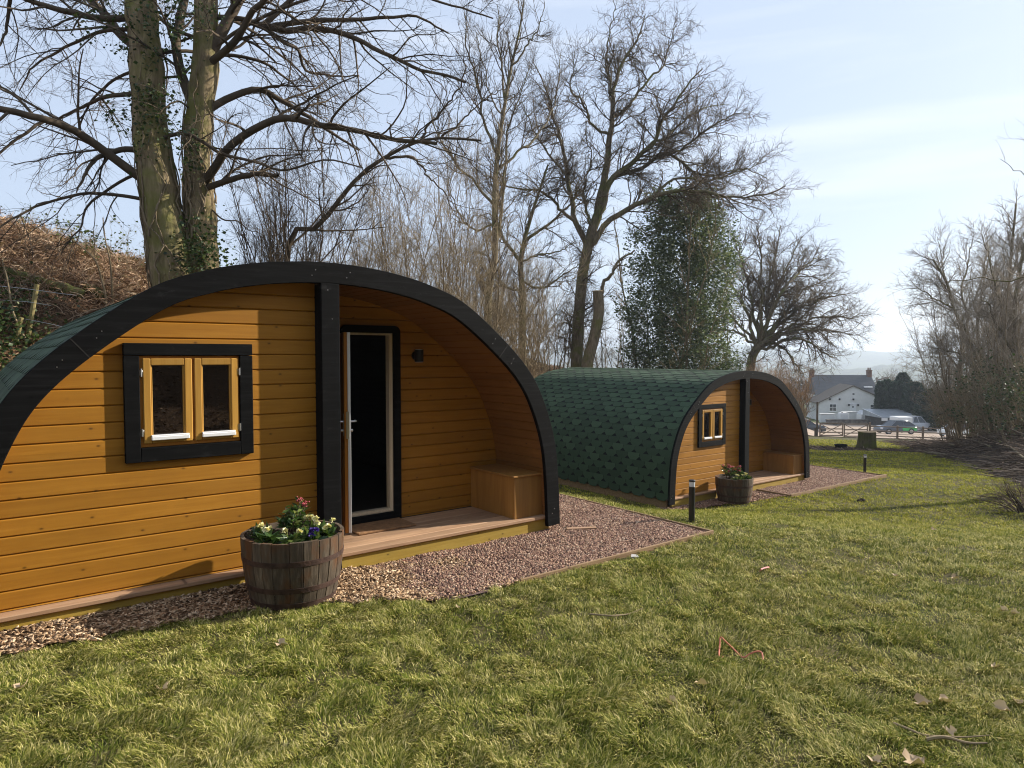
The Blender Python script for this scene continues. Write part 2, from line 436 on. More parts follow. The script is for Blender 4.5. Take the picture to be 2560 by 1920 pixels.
def ground_material():
    m, nt, bs = new_mat('ground_soil')
    c = coord(nt)
    def att(n):
        a = nt.nodes.new('ShaderNodeAttribute'); a.attribute_name = n; return a.outputs['Fac']
    n1 = noise(nt, c, .8, 6, .65); n2 = noise(nt, c, 14, 5, .7); n3 = noise(nt, c, .012, 6, .6)
    lawn = mixc(nt, ramp(nt, n2, [(.35, g3(0)), (.65, g3(1))]), (.030, .030, .012), (.10, .092, .030))
    lawn = mixc(nt, ramp(nt, n1, [(.45, g3(0)), (.65, g3(.55))]), lawn, (.15, .115, .055))
    litter = ramp(nt, n2, [(.3, (.035, .022, .014)), (.5, (.10, .06, .034)), (.7, (.2, .12, .06))])
    mud = ramp(nt, n2, [(.3, (.03, .023, .019)), (.55, (.075, .056, .045)), (.75, (.13, .10, .08))])
    far = ramp(nt, n3, [(.35, (.05, .065, .025)), (.5, (.10, .12, .04)), (.6, (.06, .055, .035)), (.7, (.12, .105, .06))])
    col = mixc(nt, att('bank'), lawn, litter); col = mixc(nt, att('mud'), col, mud); col = mixc(nt, att('far'), col, far)
    nt.links.new(col, bs.inputs['Base Color']); bs.inputs['Roughness'].default_value = .95; bs.inputs['Specular IOR Level'].default_value = .1
    bump(nt, bs, n2, .7, .03); return m
def mud_mask(x, y):
    t = .94 * y + .34 * x
    r_ = bank_r(x, y) + (vnoise(x, y, .9, 9) - .5) * .8 - np.interp(t, [4, 15], [4.5, 0])
    edge = sstep(-.1, .25, r_)
    d = np.hypot((x - 16.4) / 5.0, (y - 31.6) / 2.0) + (vnoise(x, y, 1.3, 8) - .5) * .5
    return np.maximum(edge * sstep(62, 50, t) * sstep(7.0, 9.5, y), sstep(1.1, .8, d))
def make_ground():
    n = 460
    a = np.linspace(-1, 1, n)
    gx = np.sign(a) * (34 * np.abs(a) + 4200 * np.abs(a) ** 7); gy = 15 + np.sign(a) * (36 * np.abs(a) + 4200 * np.abs(a) ** 7)
    X, Y = np.meshgrid(gx, gy, indexing='ij'); Z = gz(X, Y)
    i = np.arange(n * n).reshape(n, n)
    F = np.stack([i[:-1, :-1], i[1:, :-1], i[1:, 1:], i[:-1, 1:]], -1).reshape(-1, 4)
    o = mesh_np('ground', np.stack([X, Y, Z], -1), F, ground_material(), smooth=True)
    x, y = X.ravel(), Y.ravel(); dist = np.hypot(x, y)
    for nm, val in (('bank', np.maximum(sstep(-.2, .5, bank_l(x, y) + (vnoise(x, y, .8, 5) - .5) * .6), sstep(7.6, 8.6, bank_b(x, y)) * sstep(24, 14, y)) * sstep(110, 70, dist)), ('mud', mud_mask(x, y)), ('far', sstep(60, 110, dist))):
        at_ = o.data.attributes.new(nm, 'FLOAT', 'POINT'); at_.data.foreach_set('value', np.asarray(val, np.float32))
    tag(o, kind='structure')
make_ground()

# ------------------------------------------------------------------ camping pods
def catmull(P, n):
    P = [np.array(p, float) for p in P]; P = [2 * P[0] - P[1]] + P + [2 * P[-1] - P[-2]]; out = []
    segs = len(P) - 3
    for i in range(n + 1):
        u = i / n * segs; k = min(int(u), segs - 1); u -= k
        a, b, c, d = P[k:k + 4]
        out.append(.5 * ((2 * b) + (c - a) * u + (2 * a - 5 * b + 4 * c - d) * u * u + (3 * b - a - 3 * c + d) * u ** 3))
    return np.array(out)
def resample(P, n):
    s_ = np.concatenate([[0], np.cumsum(np.linalg.norm(np.diff(P, axis=0), axis=1))])
    t = np.linspace(0, s_[-1], n + 1); return np.stack([np.interp(t, s_, P[:, k]) for k in range(P.shape[1])], -1)
OUT = resample(catmull([(2.460, -.012), (2.436, .452), (2.388, .837), (2.272, 1.192), (2.092, 1.52), (1.79, 1.83), (1.30, 2.196), (.925, 2.345), (.595, 2.42), (.283, 2.458), (0, 2.472)], 160), 80)
def offset(P, d):
    T = np.gradient(P, axis=0); T /= np.linalg.norm(T, axis=1)[:, None]
    N = np.stack([T[:, 1], -T[:, 0]], -1); Q = P + N * d   # outward for right half
    Q[-1, 0] = 0
    return Q
INN = offset(OUT, -.166); LIN = offset(OUT, -.146); SH = offset(OUT, -.014)
def lin_x(z, P=LIN):   # half width at height z
    return float(np.interp(z, P[:, 1], P[:, 0])) if z < P[-1, 1] else 0.0

def arch_seg(i0, i1, mir):
    o_ = OUT[i0:i1 + 1].copy(); n_ = INN[i0:i1 + 1].copy()
    k = -1 if mir else 1
    poly_o = [(k * a, b) for a, b in o_]; poly_i = [(k * a, b) for a, b in n_]
    mb = MB(); m = len(poly_o); bv = .004
    def ring(P_, Q_, y, inset):
        rr = []
        for (a, b), (c, d) in zip(P_, Q_):
            L_ = math.hypot(c - a, d - b); f = inset / L_
            rr.append(((a + (c - a) * f, y, b + (d - b) * f), (c + (a - c) * f, y, d + (b - d) * f)))
        return rr
    R0 = ring(poly_o, poly_i, 0, bv); R1 = ring(poly_o, poly_i, bv, 0); R2 = ring(poly_o, poly_i, .044, 0)
    vs = []
    for rr in (R0, R1, R2):
        for p, q in rr: vs += [p, q]
    W = 2 * m; fs = []
    for j in range(m - 1):
        a, b, c, d = 2 * j, 2 * j + 1, 2 * j + 3, 2 * j + 2
        fs.append((a, b, c, d)); fs.append((2 * W + d, 2 * W + c, 2 * W + b, 2 * W + a))
        for l in (0, W):
            fs.append((l + a, l + d, l + W + d, l + W + a)); fs.append((l + b, l + W + b, l + W + c, l + c))
    for l in (0, W):
        fs.append((l, l + W, l + W + 1, l + 1)); e = 2 * (m - 1)
        fs.append((l + e, l + e + 1, l + W + e + 1, l + W + e))
    mb.add(vs, fs); return mb

PITCH = .1166; Z0 = .799 - 7 * PITCH
def clad_board(mb, z0, z1, xl, xr, y, c0=True, c1=True, th=.03):
    """board between curves xl(z) and xr(z); front face at y, V edges top and bottom"""
    n = 4
    zs = np.linspace(z0, z1, n)
    def poly(zs_):
        return [(xl(z), z) for z in zs_] + [(xr(z), z) for z in zs_[::-1]]
    g = .0075
    zf = np.linspace(z0, z1, n)
    if c0: z0 += .0011
    if c1: z1 -= .0011
    zs = np.linspace(z0, z1, n)
    za = z0 + (g if c0 else 0); zb = z1 - (g if c1 else 0)
    P0 = poly(np.linspace(za, zb, n)); P1 = poly(zs)
    if max(abs(P1[i][0] - P1[-1 - i][0]) for i in range(n)) < .01: return
    m = 2 * n
    P2 = poly(zf)
    vs = [(a, y, b) for a, b in P0] + [(a, y + .010, b) for a, b in P1] + [(a, y + .016, b) for a, b in P2] + [(a, y + th, b) for a, b in P2]
    fs = [tuple(range(m))]
    for l in (0, m, 2 * m):
        fs += [(l + i, l + m + i, l + m + (i + 1) % m, l + (i + 1) % m) for i in range(m)]
    fs.append(tuple(range(4 * m - 1, 3 * m - 1, -1)))
    mb.add(vs, fs)
def wall_boards(y, xl, xr, zlo, zhi, hole=None, rnd=None):
    mb = MB(); k = 0
    while True:
        z0, z1 = Z0 + k * PITCH, Z0 + (k + 1) * PITCH; k += 1
        if z0 >= zhi: break
        if z1 <= zlo: continue
        a, b = max(z0, zlo), min(z1, zhi)
        cuts = [a, b]
        if hole:
            cuts += [h for h in (hole[2], hole[3]) if a < h < b]
        cuts = sorted(cuts)
        for p, q in zip(cuts[:-1], cuts[1:]):
            c0, c1 = p == z0, q == z1
            if hole and p >= hole[2] - 1e-6 and q <= hole[3] + 1e-6:
                clad_board(mb, p, q, xl, lambda z: hole[0], y, c0, c1); clad_board(mb, p, q, lambda z: hole[1], xr, y, c0, c1)
            else: clad_board(mb, p, q, xl, xr, y, c0, c1)
    return mb
def ring_xz(mb, outer, inner, y0, y1):
    m = len(outer)
    vs = [(a, y0, b) for a, b in outer] + [(a, y0, b) for a, b in inner] + [(a, y1, b) for a, b in outer] + [(a, y1, b) for a, b in inner]
    fs = []
    for i in range(m):
        j = (i + 1) % m
        fs += [(i, j, m + j, m + i), (2 * m + j, 2 * m + i, 3 * m + i, 3 * m + j), (i, 2 * m + i, 2 * m + j, j), (m + j, 3 * m + j, 3 * m + i, m + i)]
    mb.add(vs, fs)
def screw(mb, x, z, y=0.0, r=.0042):
    mb.add([(x + r * cos(a), y - .0015, z + r * sin(a)) for a in [k * pi / 4 for k in range(8)]], [tuple(range(8))], 1)

def roof_mesh():
    mb = MB()
    P = offset(OUT, -.022); i0 = 2
    # solid shell under the shingles
    for k in (1, -1):
        Q = P[i0:]; m = len(Q)
        vs = [(k * a, y, b) for a, b in Q for y in (.046, LEN)]
        fs = [(2 * i, 2 * i + 1, 2 * i + 3, 2 * i + 2) for i in range(m - 1)]
        mb.add(vs, fs, 1)
    S = np.concatenate([[0], np.cumsum(np.linalg.norm(np.diff(P, axis=0), axis=1))]); SM = S[-1]
    T = np.gradient(P, axis=0); T /= np.linalg.norm(T, axis=1)[:, None]; N = np.stack([T[:, 1], -T[:, 0]], -1)
    def pt(s_, off, k):
        s_ = min(max(s_, 0), SM)
        x = np.interp(s_, S, P[:, 0]); z = np.interp(s_, S, P[:, 1]); nx = np.interp(s_, S, N[:, 0]); nz = np.interp(s_, S, N[:, 1])
        return (k * (x + nx * off), z + nz * off)
    e = .137; pw = .31; rng = random.Random(3)
    rows = int((SM - .05) / e) + 1
    for k in (1, -1):
        for r_ in range(rows):
            s0 = .055 + r_ * e; st = (r_ % 2) * pw / 2
            j = -1
            while True:
                y0 = .046 + st + j * pw; j += 1
                if y0 > LEN: break
                y1 = y0 + pw
                if y1 < .06: continue
                lift = rng.uniform(.010, .0135)
                shape = [(y0 + .004, s0 + .5 * e), (y0 + .25 * pw, s0), (y0 + .75 * pw, s0), (y1 - .004, s0 + .5 * e), (y1 - .004, s0 + 1.55 * e), (y0 + .004, s0 + 1.55 * e)]
                top = []
                for yy, ss in shape:
                    yy = min(max(yy, .046), LEN); o_ = lift - .009 * (ss - s0) / (1.55 * e)
                    a, b = pt(ss, o_, k); top.append((a, yy, b))
                low = []
                for yy, ss in shape[:4]:
                    yy = min(max(yy, .046), LEN); a, b = pt(ss, .002, k); low.append((a, yy, b))
                # curved upper part is split so the tab follows the roof
                mid = []
                for yy in (y1 - .004, y0 + .004):
                    yy = min(max(yy, .046), LEN); a, b = pt(s0 + e, lift - .0058, k); mid.append((a, yy, b))
                vs = top[:4] + mid + top[4:] + low
                mb.add(vs, [(0, 1, 2, 3), (0, 3, 4, 5), (5, 4, 6, 7), (0, 8, 9, 1), (1, 9, 10, 2), (2, 10, 11, 3)], 0)
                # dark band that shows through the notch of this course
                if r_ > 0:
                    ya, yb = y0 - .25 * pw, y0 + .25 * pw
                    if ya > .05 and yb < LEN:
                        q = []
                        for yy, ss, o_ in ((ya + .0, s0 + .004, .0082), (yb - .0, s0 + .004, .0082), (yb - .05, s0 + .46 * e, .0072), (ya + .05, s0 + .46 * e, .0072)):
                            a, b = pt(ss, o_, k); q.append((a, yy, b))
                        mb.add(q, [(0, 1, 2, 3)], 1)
    # ridge capping
    cap = [pt(SM - .16, .014, 1), pt(SM - .08, .017, 1), (0, P[-1, 1] + .018), pt(SM - .08, .017, -1), pt(SM - .16, .014, -1)]
    yy = .046
    while yy < LEN - .05:
        y1 = min(yy + .34, LEN + .01)
        vs = [(a, yy, b + .004) for a, b in cap] + [(a, y1, b) for a, b in cap]
        mb.add(vs, [(i, i + 1, i + 6, i + 5) for i in range(4)], 0)
        yy += .29
    return mb

def make_pod(loc, rz, label, door_angle):
    pod = thing('camping_pod', label, 'camping pod', loc, rz, 'arched wooden camping pods on the lawn')
    # fascia: four curved boards
    n = len(OUT) - 1; j = int(np.argmin(np.abs(OUT[:, 0] - 1.79) + (OUT[:, 1] < 1) * 9))
    for mir in (False, True):
        for a, b in ((0, j), (j, n)):
            mb = arch_seg(a, b, mir)
            k = -1 if mir else 1
            for i in (a + 3, b - 3):
                c = (OUT[i] + INN[i]) / 2; screw(mb, k * c[0] + .01, c[1] + .02); screw(mb, k * c[0] - .02, c[1] - .025)
            o = mb.build('fascia_board', [M['black'], M['steel']], pod)
    # hairline joints: pale sliver of metal strip between fascia boards
    for k in (-1, 1):
        a, b = OUT[j], INN[j]; d = (b - a); t = np.array([d[1], -d[0]]) / np.linalg.norm(d) * .0035
        mb = MB(); mb.prism_y([(k * (a[0] + t[0]), a[1] + t[1]), (k * (b[0] + t[0]), b[1] + t[1]), (k * (b[0] - t[0]), b[1] - t[1]), (k * (a[0] - t[0]), a[1] - t[1])], -.0012, .02)
        mb.build('joint_strip', M['dark'], pod)
    mb = MB(); mb.box(-.095, .062, -.002, .044, -.035, 2.306, .006); mb.box(-.090, .056, .044, .139, .087, 2.30, .004)
    for z in (.03, .3, 2.02, 2.25): screw(mb, -.012 + random.uniform(-.03, .03), z, -.002)
    mb.build('post', [M['black'], M['steel']], pod)
    # claddings
    WX = -.067; WZ = lambda z: .976 + (z - .956) * 1.0476
    WIN = (-1.30 + WX, -.63 + WX, WZ(1.06), WZ(1.668))
    ztop = LIN[-1, 1]
    wall_boards(.14, lambda z: -lin_x(z) - .006 * (lin_x(z) > 0), lambda z: -.091, .089, ztop - .001, WIN).build('front_cladding', M['cladding'], pod)
    DOOR = (.47, 1.045, .089, 1.985)
    PD = .875
    wall_boards(PD, lambda z: .0, lambda z: (lin_x(z) + .006) * (lin_x(z) > 0), .089, ztop - .001, DOOR).build('porch_cladding', M['cladding'], pod)
    mb = MB(); mb.box(-.02, .02, .142, PD - .002, .089, 2.31); mb.build('porch_partition', M['black'], pod)
    # curved lining boards (porch ceiling, and on into the pod)
    S = np.concatenate([[0], np.cumsum(np.linalg.norm(np.diff(LIN, axis=0), axis=1))]); SM = S[-1]; w = .098
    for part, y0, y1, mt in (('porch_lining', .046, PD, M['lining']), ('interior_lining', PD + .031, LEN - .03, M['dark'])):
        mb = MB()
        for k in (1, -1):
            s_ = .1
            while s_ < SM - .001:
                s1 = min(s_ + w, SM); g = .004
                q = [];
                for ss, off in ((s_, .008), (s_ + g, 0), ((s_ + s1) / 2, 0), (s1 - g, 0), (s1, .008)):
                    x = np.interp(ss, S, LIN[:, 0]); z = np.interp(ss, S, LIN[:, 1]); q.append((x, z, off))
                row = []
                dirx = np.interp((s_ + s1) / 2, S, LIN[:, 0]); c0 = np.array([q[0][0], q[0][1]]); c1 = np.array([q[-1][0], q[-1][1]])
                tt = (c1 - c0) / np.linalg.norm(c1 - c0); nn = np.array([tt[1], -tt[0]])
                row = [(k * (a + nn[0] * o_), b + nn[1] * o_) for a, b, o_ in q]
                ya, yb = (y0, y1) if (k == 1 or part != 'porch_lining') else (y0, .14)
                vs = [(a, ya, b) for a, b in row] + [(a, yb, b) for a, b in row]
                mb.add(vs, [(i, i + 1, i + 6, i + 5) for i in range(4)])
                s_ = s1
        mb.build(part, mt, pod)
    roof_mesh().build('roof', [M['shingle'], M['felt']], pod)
    # back wall
    mb = MB(); RW = offset(OUT, -.04); pl = [(2.38, -.15)] + [(a, b) for a, b in RW[1:]] + [(-a, b) for a, b in RW[-2:0:-1]] + [(-2.38, -.15)]
    mb.prism_y(pl, LEN - .03, LEN - .001); mb.build('rear_wall', M['cladding'], pod)
    # deck and base
    mb = MB()
    y = .042; first = True
    rr = random.Random(5)
    while y < PD - .02:
        y1 = min(y + .14, PD - .002); xl = -2.335 if first else .022
        mb.box(xl, 2.335, y, y1 - .007,   .051 + rr.uniform(-.0015, .0015), .085 + rr.uniform(-.0015, .0015), .006); y = y1; first = False
    mb.build('deck', M['deck'], pod)
    mb = MB(); mb.box(-2.31, 2.36, .066, .115, -.2, .0485, .004); mb.build('base_beam', M['beam'], pod)
    mb = MB()
    for k in (-1, 1): mb.box(k * 2.36, k * 2.405, .117, LEN - .02, -.2, .0495, .004)
    mb.build('side_beam', M['edging'], pod)
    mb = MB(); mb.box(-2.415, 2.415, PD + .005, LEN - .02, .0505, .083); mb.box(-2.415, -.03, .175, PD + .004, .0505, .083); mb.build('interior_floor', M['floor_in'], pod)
    # window
    mb = MB(); x0, x1, z0, z1 = -1.470, -.602, .976, 1.812; yf, yb = .103, .142
    mb.box(x0, x1, yf, yb, z1 - .086, z1, .004)
    mb.box(x0, x0 + .098, yf, yb, z0, z1 - .088, .004)
    mb.box(x1 - .096, x1, yf, yb, z0 + .0, z1 - .088, .004)
    mb.box(x0 + .0985, x1 - .0965, yf, yb, z0, z0 + .10, .004)
    win = mb.build('window', M['black'], pod)
    mb = MB(); ring_xz(mb, [(a + WX, WZ(b)) for a, b in ((-1.306, 1.056), (-.629, 1.056), (-.629, 1.668), (-1.306, 1.668))], [(a + WX, WZ(b)) for a, b in ((-1.275, 1.084), (-.657, 1.084), (-.657, 1.642), (-1.275, 1.642))], .128, .19)
    mb.box(-.968 + WX, -.946 + WX, .13, .19, WZ(1.085), WZ(1.641), .003)
    mb.build('window_frame', M['doorface'], win)
    for xa, xb, hx in ((-1.284, -.965, -1.295), (-.949, -.642, -.632)):
        xa, xb, hx = xa + WX, xb + WX, hx + WX; za, zb = WZ(1.078), WZ(1.652); fw = .05
        mb = MB()
        mb.box(xa, xa + fw, .108, .15, za, zb, .005); mb.box(xb - fw, xb, .108, .15, za, zb, .005)
        mb.box(xa + fw + .0005, xb - fw - .0005, .109, .15, zb - fw, zb - .0005, .005); mb.box(xa + fw + .0005, xb - fw - .0005, .109, .15, za + .0005, za + fw, .005)
        mb.box(xa + fw, xa + fw + .010, .118, .15, za + fw, zb - fw, .003); mb.box(xb - fw - .010, xb - fw, .118, .15, za + fw, zb - fw, .003)
        mb.build('casement', M['sash'], win)
        mb = MB(); mb.box(xa + fw - .01, xb - fw + .01, .136, .142, za + fw - .01, zb - fw + .01); mb.build('pane', M['glass'], win)
        mb = MB(); mb.box(xa + .045, xb - .026, .088, .110, za + .022, za + .05, .004); mb.box(xa + .045, xb - .026, .098, .118, za + .05, za + .06, .003)
        mb.build('drip_bar', M['alu'], win)
        for z in (za + .08, zb - .1):
            mb = MB(); mb.tube([(hx, .108, z - .028), (hx, .108, z + .028)], .0065, 8); mb.box(hx - .012, hx + .012, .109, .115, z - .02, z + .02, .002)
            mb.build('hinge', M['steel'], win, True)
    # door surround, frame, leaf
    def rr_pts(xa, xb, za, zb, r, n=6):
        pts = [(xa, za), (xb, za)]
        pts += [(xb - r + r * cos(a), zb - r + r * sin(a)) for a in np.linspace(0, pi / 2, n)]
        pts += [(xa + r + r * cos(a), zb - r + r * sin(a)) for a in np.linspace(pi / 2, pi, n)]
        return pts
    mb = MB(); ring_xz(mb, rr_pts(.445, 1.072, .087, 2.02, .06), rr_pts(.515, .992, .168, 1.948, .004), PD - .03, PD + .015)
    sur = mb.build('door_surround', M['black'], pod)
    mb = MB(); ring_xz(mb, [(.516, .169), (.991, .169), (.991, 1.947), (.516, 1.947)], [(.535, .203), (.95, .203), (.95, 1.928), (.535, 1.928)], PD - .013, PD + .055)
    ring_xz(mb, [(.528, .18), (.98, .18), (.98, 1.938), (.528, 1.938)], [(.536, .19), (.966, .19), (.966, 1.931), (.536, 1.931)], PD - .019, PD - .012)
    mb.build('door_frame', M['jamb'], pod)
    dl = .50
    leaf = MB(); leaf.box(.0, dl, -.030, .0, .0, 1.78, .003)
    for xx, zz, w_, h_ in ((.07, .12, .35, .6), (.07, .82, .35, .86)): leaf.box(xx, xx + w_, -.0345, -.0295, zz, zz + h_, .004)
    door = leaf.build('door', M['doorface'], pod, loc=(.452, PD - .009, .152)); door.rotation_euler = (0, 0, -door_angle)
    mb = MB(); mb.box(.0, dl, .0005, .026, .0005, 1.7795, .002); mb.box(dl - .0035, dl + .002, .0015, .0265, .001, 1.779, .001); mb.build('door_lining', M['white'], door)
    mb = MB()
    for sd in (-1, 1):
        y_ = -.031 if sd < 0 else .027
        mb.box(dl - .06, dl - .028, y_ - .004, y_ + .004, .86, 1.06, .002)
        mb.tube([(dl - .044, y_, .99), (dl - .044, y_ + sd * .045, .99), (dl - .06, y_ + sd * .052, .99), (dl - .15, y_ + sd * .052, .985)], .0085, 8)
        mb.tube([(dl - .044, y_, .91), (dl - .044, y_ + sd * .022, .91)], .012, 10)
    mb.build('handle', M['steel'], door, True)
    mb = MB(); mb.box(dl + .0005, dl + .0045, -.012, .014, .84, 1.08, .0008); mb.build('lock_plate', M['steel'], door)
    for z in (.2, .88, 1.58):
        mb = MB(); mb.tube([(0, -.034, z - .045), (0, -.034, z + .045)], .008, 8); mb.build('hinge', M['steel'], door, True)
    # up-and-down wall lamp
    mb = MB(); c = (1.257, PD - .075, 1.664)
    mb.lathe([(.040, 0), (.045, .004), (.045, .118), (.040, .122)], 20, c)
    mb.tube([(1.257, PD, 1.727), (1.257, PD - .017, 1.727)], .045, 20); mb.tube([(1.257, PD - .005, 1.727), (1.257, PD - .055, 1.727)], .022, 10)
    lamp = mb.build('wall_lamp', M['blackmetal'], pod, True)
    for z in (-.004, .122): mb = MB(); mb.lathe([(.04, z), (.04, z + .004)], 20, c); mb.build('lens', M['lens'], lamp)
    return pod
pod1 = make_pod(POD1['loc'], POD1['rz'], 'near orange-stained camping pod with black arch trim and its narrow door standing open', R(108))
pod2 = copy_tree(pod1)
pod2.location = POD2['loc']; pod2.rotation_euler = (0, 0, POD2['rz'])
wn = [c for c in pod2.children if c.name.startswith('window')][0]
M['curtain'] = plain('curtain_cloth', (.55, .53, .48), .9)
for cx0 in (-1.13, -.80):
    mb = MB(); mb.box(cx0, cx0 + .075, .20, .215, 1.06, 1.74, .006); mb.build('curtain', M['curtain'], wn)
pod2['label'] = 'farther camping pod whose whole curved green shingled roof side is in view'
for ch in pod2.children:
    if ch.name.startswith('door.') or ch.name == 'door': ch.rotation_euler = (0, 0, 0)

def bench_at(pod, label):
    t = thing('storage_bench', label, 'storage bench', from_pod(pod, 1.935, .10, .087), pod['rz'], 'plywood box seats in the pod porches')
    mb = MB(); mb.box(.012, .365, .012, .77, .0, .414, .002); mb.box(.0, .012, .0125, .77, .0, .414, .001); mb.box(.0, .075, .0, .012, 0, .414, .002); mb.box(.0755, .365, .004, .0121, 0, .414, .002)
    mb.build('box', M['ply'], t)
    mb = MB(); mb.box(-.02, .37, -.012, .77, .416, .436, .004); mb.build('lid', M['ply'], t)
bench_at(POD1, 'plywood box seat with overhanging lid in the near porch')
bench_at(POD2, 'plywood box seat in the porch of the farther pod')
t = thing('doormat', 'tan coir doormat lying below the open door', 'doormat', from_pod(POD1, .43, .475, .087), POD1['rz'])
mb = MB(); mb.box(.0, .60, .0, .345, 0, .02, .005); mb.build('mat', M['coir'], t)
# ------------------------------------------------------------------ scatter helpers
RNG = np.random.default_rng(11)
def hit(px, py, lift=0.0):
    """ground point seen at photo pixel"""
    d = 4.0
    r = at(px, py, 1.0) - EYE
    lo, hi = 1.0, 400.0
    ds = np.concatenate([np.linspace(1, 60, 1500), np.linspace(60, 400, 800)])
    P = EYE + r[None, :] * ds[:, None]; dz = P[:, 2] - gz(P[:, 0], P[:, 1]) - lift
    i = int(np.argmax(dz < 0)); 
    return P[i]
def rotmats(n, tilt, rng):
    az = rng.uniform(0, 2 * pi, n); tl = rng.normal(0, tilt, n); t2 = rng.normal(0, tilt, n)
    ca, sa = np.cos(az), np.sin(az); Rz = np.zeros((n, 3, 3)); Rz[:, 0, 0] = ca; Rz[:, 0, 1] = -sa; Rz[:, 1, 0] = sa; Rz[:, 1, 1] = ca; Rz[:, 2, 2] = 1
    Rx = np.zeros((n, 3, 3)); Rx[:, 0, 0] = 1; Rx[:, 1, 1] = np.cos(tl); Rx[:, 1, 2] = -np.sin(tl); Rx[:, 2, 1] = np.sin(tl); Rx[:, 2, 2] = np.cos(tl)
    Ry = np.zeros((n, 3, 3)); Ry[:, 1, 1] = 1; Ry[:, 0, 0] = np.cos(t2); Ry[:, 0, 2] = np.sin(t2); Ry[:, 2, 0] = -np.sin(t2); Ry[:, 2, 2] = np.cos(t2)
    return Rz @ Rx @ Ry
CUBE = np.array([(x, y, z) for x in (-1, 1) for y in (-1, 1) for z in (-1, 1)], float)
CF = np.array([(0, 1, 3, 2), (4, 6, 7, 5), (0, 4, 5, 1), (2, 3, 7, 6), (0, 2, 6, 4), (1, 5, 7, 3)])
def bits(P, size, tilt, jit, rng):
    """N jittered little blocks -> V, F"""
    n = len(P); V = CUBE[None] * (1 + rng.uniform(-jit, jit, (n, 8, 3))) * size[:, None, :]
    V = np.einsum('nij,nkj->nki', rotmats(n, tilt, rng), V) + P[:, None, :]
    F = (CF[None] + 8 * np.arange(n)[:, None, None]).reshape(-1, 4)
    return V.reshape(-1, 3), F
def leaves(P, D, size, rng, wid=.5, fold=.25, droop=.2):
    """lens-shaped leaves growing from P along D (unit); 5 verts, 4 tris"""
    n = len(P); D = D / (np.linalg.norm(D, axis=1)[:, None] + 1e-9)
    up = rng.normal(0, 1, (n, 3)); up[:, 2] += 1.0
    Sd = np.cross(D, up); Sd /= np.linalg.norm(Sd, axis=1)[:, None] + 1e-9; N = np.cross(Sd, D)
    L = np.asarray(size).reshape(-1, 1) * np.ones((n, 1)); W = L * wid * .5
    mid = P + D * L * .45
    V = np.stack([P, mid + Sd * W + N * W * fold, mid, mid - Sd * W + N * W * fold, P + D * L - N * L * droop], 1)
    F = np.array([(0, 1, 2), (0, 2, 3), (2, 1, 4), (3, 2, 4)])
    return V.reshape(-1, 3), (F[None] + 5 * np.arange(n)[:, None, None]).reshape(-1, 3)
def tubes(Pt, Rd, sides=3):
    """Pt (N,K,3), Rd (N,K) -> V,F (quads)"""
    N, K, _ = Pt.shape
    T = np.gradient(Pt, axis=1); T /= np.linalg.norm(T, axis=2)[..., None] + 1e-9
    mt = T.mean(1); ref = np.where(np.abs(mt[:, 2:3]) < .8, np.array([[0, 0, 1.]]), np.array([[1., 0, 0]]))
    A = np.cross(T, ref[:, None, :]); A /= np.linalg.norm(A, axis=2)[..., None] + 1e-9; B = np.cross(T, A)
    an = np.arange(sides) * 2 * pi / sides
    V = Pt[:, :, None, :] + (A[:, :, None, :] * np.cos(an)[None, None, :, None] + B[:, :, None, :] * np.sin(an)[None, None, :, None]) * Rd[:, :, None, None]
    k = np.arange(K - 1)[:, None]; s_ = np.arange(sides)[None, :]; s1 = (s_ + 1) % sides
    F = np.stack([k * sides + s_, k * sides + s1, (k + 1) * sides + s1, (k + 1) * sides + s_], -1).reshape(-1, 4)
    F = (F[None] + (K * sides) * np.arange(N)[:, None, None]).reshape(-1, 4)
    return V.reshape(-1, 3), F
def join(*parts):
    Vs, Fs, b = [], [], 0
    for V, F in parts:
        Vs.append(np.asarray(V).reshape(-1, 3)); Fs.append(np.asarray(F) + b); b += len(Vs[-1])
    return np.concatenate(Vs), np.concatenate(Fs)

# ------------------------------------------------------------------ wood chips and gravel around the pods
EDX = [-3.2, -2.2, -1.6, -.96, -.38, .1, .5, 1.1]; EDY = [-.2, -.27, -.37, -.42, -.70, -.90, -.99, -1.03]
EDX2 = [-2.6, -2.2, -1.3, -.6, .35, .42]; EDY2 = [-.05, -.2, -.42, -.58, -.68, -.7]
def chip_in(p, lx, ly, pad=0.0):
    ex, ey = (EDX, EDY) if p is POD1 else (EDX2, EDY2)
    wob = (vnoise(lx, ly, .16, 21) - .5) * .16
    return (ly > np.interp(lx, ex, ey) + wob - pad) & (ly < .2) & (lx > ex[0]) & (lx < (1.1 if p is POD1 else .40))
def gravel_in(p, lx, ly, pad=0.0):
    x0 = .0 if p is POD1 else .42; x1 = 3.59 if p is POD1 else 4.39
    fr = np.interp(lx, EDX, EDY) + (vnoise(lx, ly, .16, 21) - .5) * .10 * (lx < 1.1) if p is POD1 else -.72 - .02 * lx
    return (lx > x0 - pad) & (lx < x1 + pad) & (ly > fr - pad) & (ly < .12) | ((lx > 2.3) & (lx < x1 + pad) & (ly > -.2) & (ly < (4.6 if p is POD1 else 1.2)))
def pod_in(p, lx, ly): return (np.abs(lx) < 2.42) & (ly > -.02) & (ly < LEN)
def local_pts(p, lx, ly, z):
    c, s_ = cos(p['rz']), sin(p['rz'])
    return np.stack([p['loc'][0] + lx * c - ly * s_, p['loc'][1] + lx * s_ + ly * c, p['loc'][2] + z], -1)
M['chipbed'] = ground_mat('chip_bed', [(.3, (.035, .022, .014)), (.5, (.12, .075, .042)), (.7, (.27, .18, .10))], 6, 60)
M['gravelbed'] = ground_mat('gravel_bed', [(.3, (.05, .034, .034)), (.5, (.15, .095, .085)), (.7, (.30, .21, .17))], 8, 90)
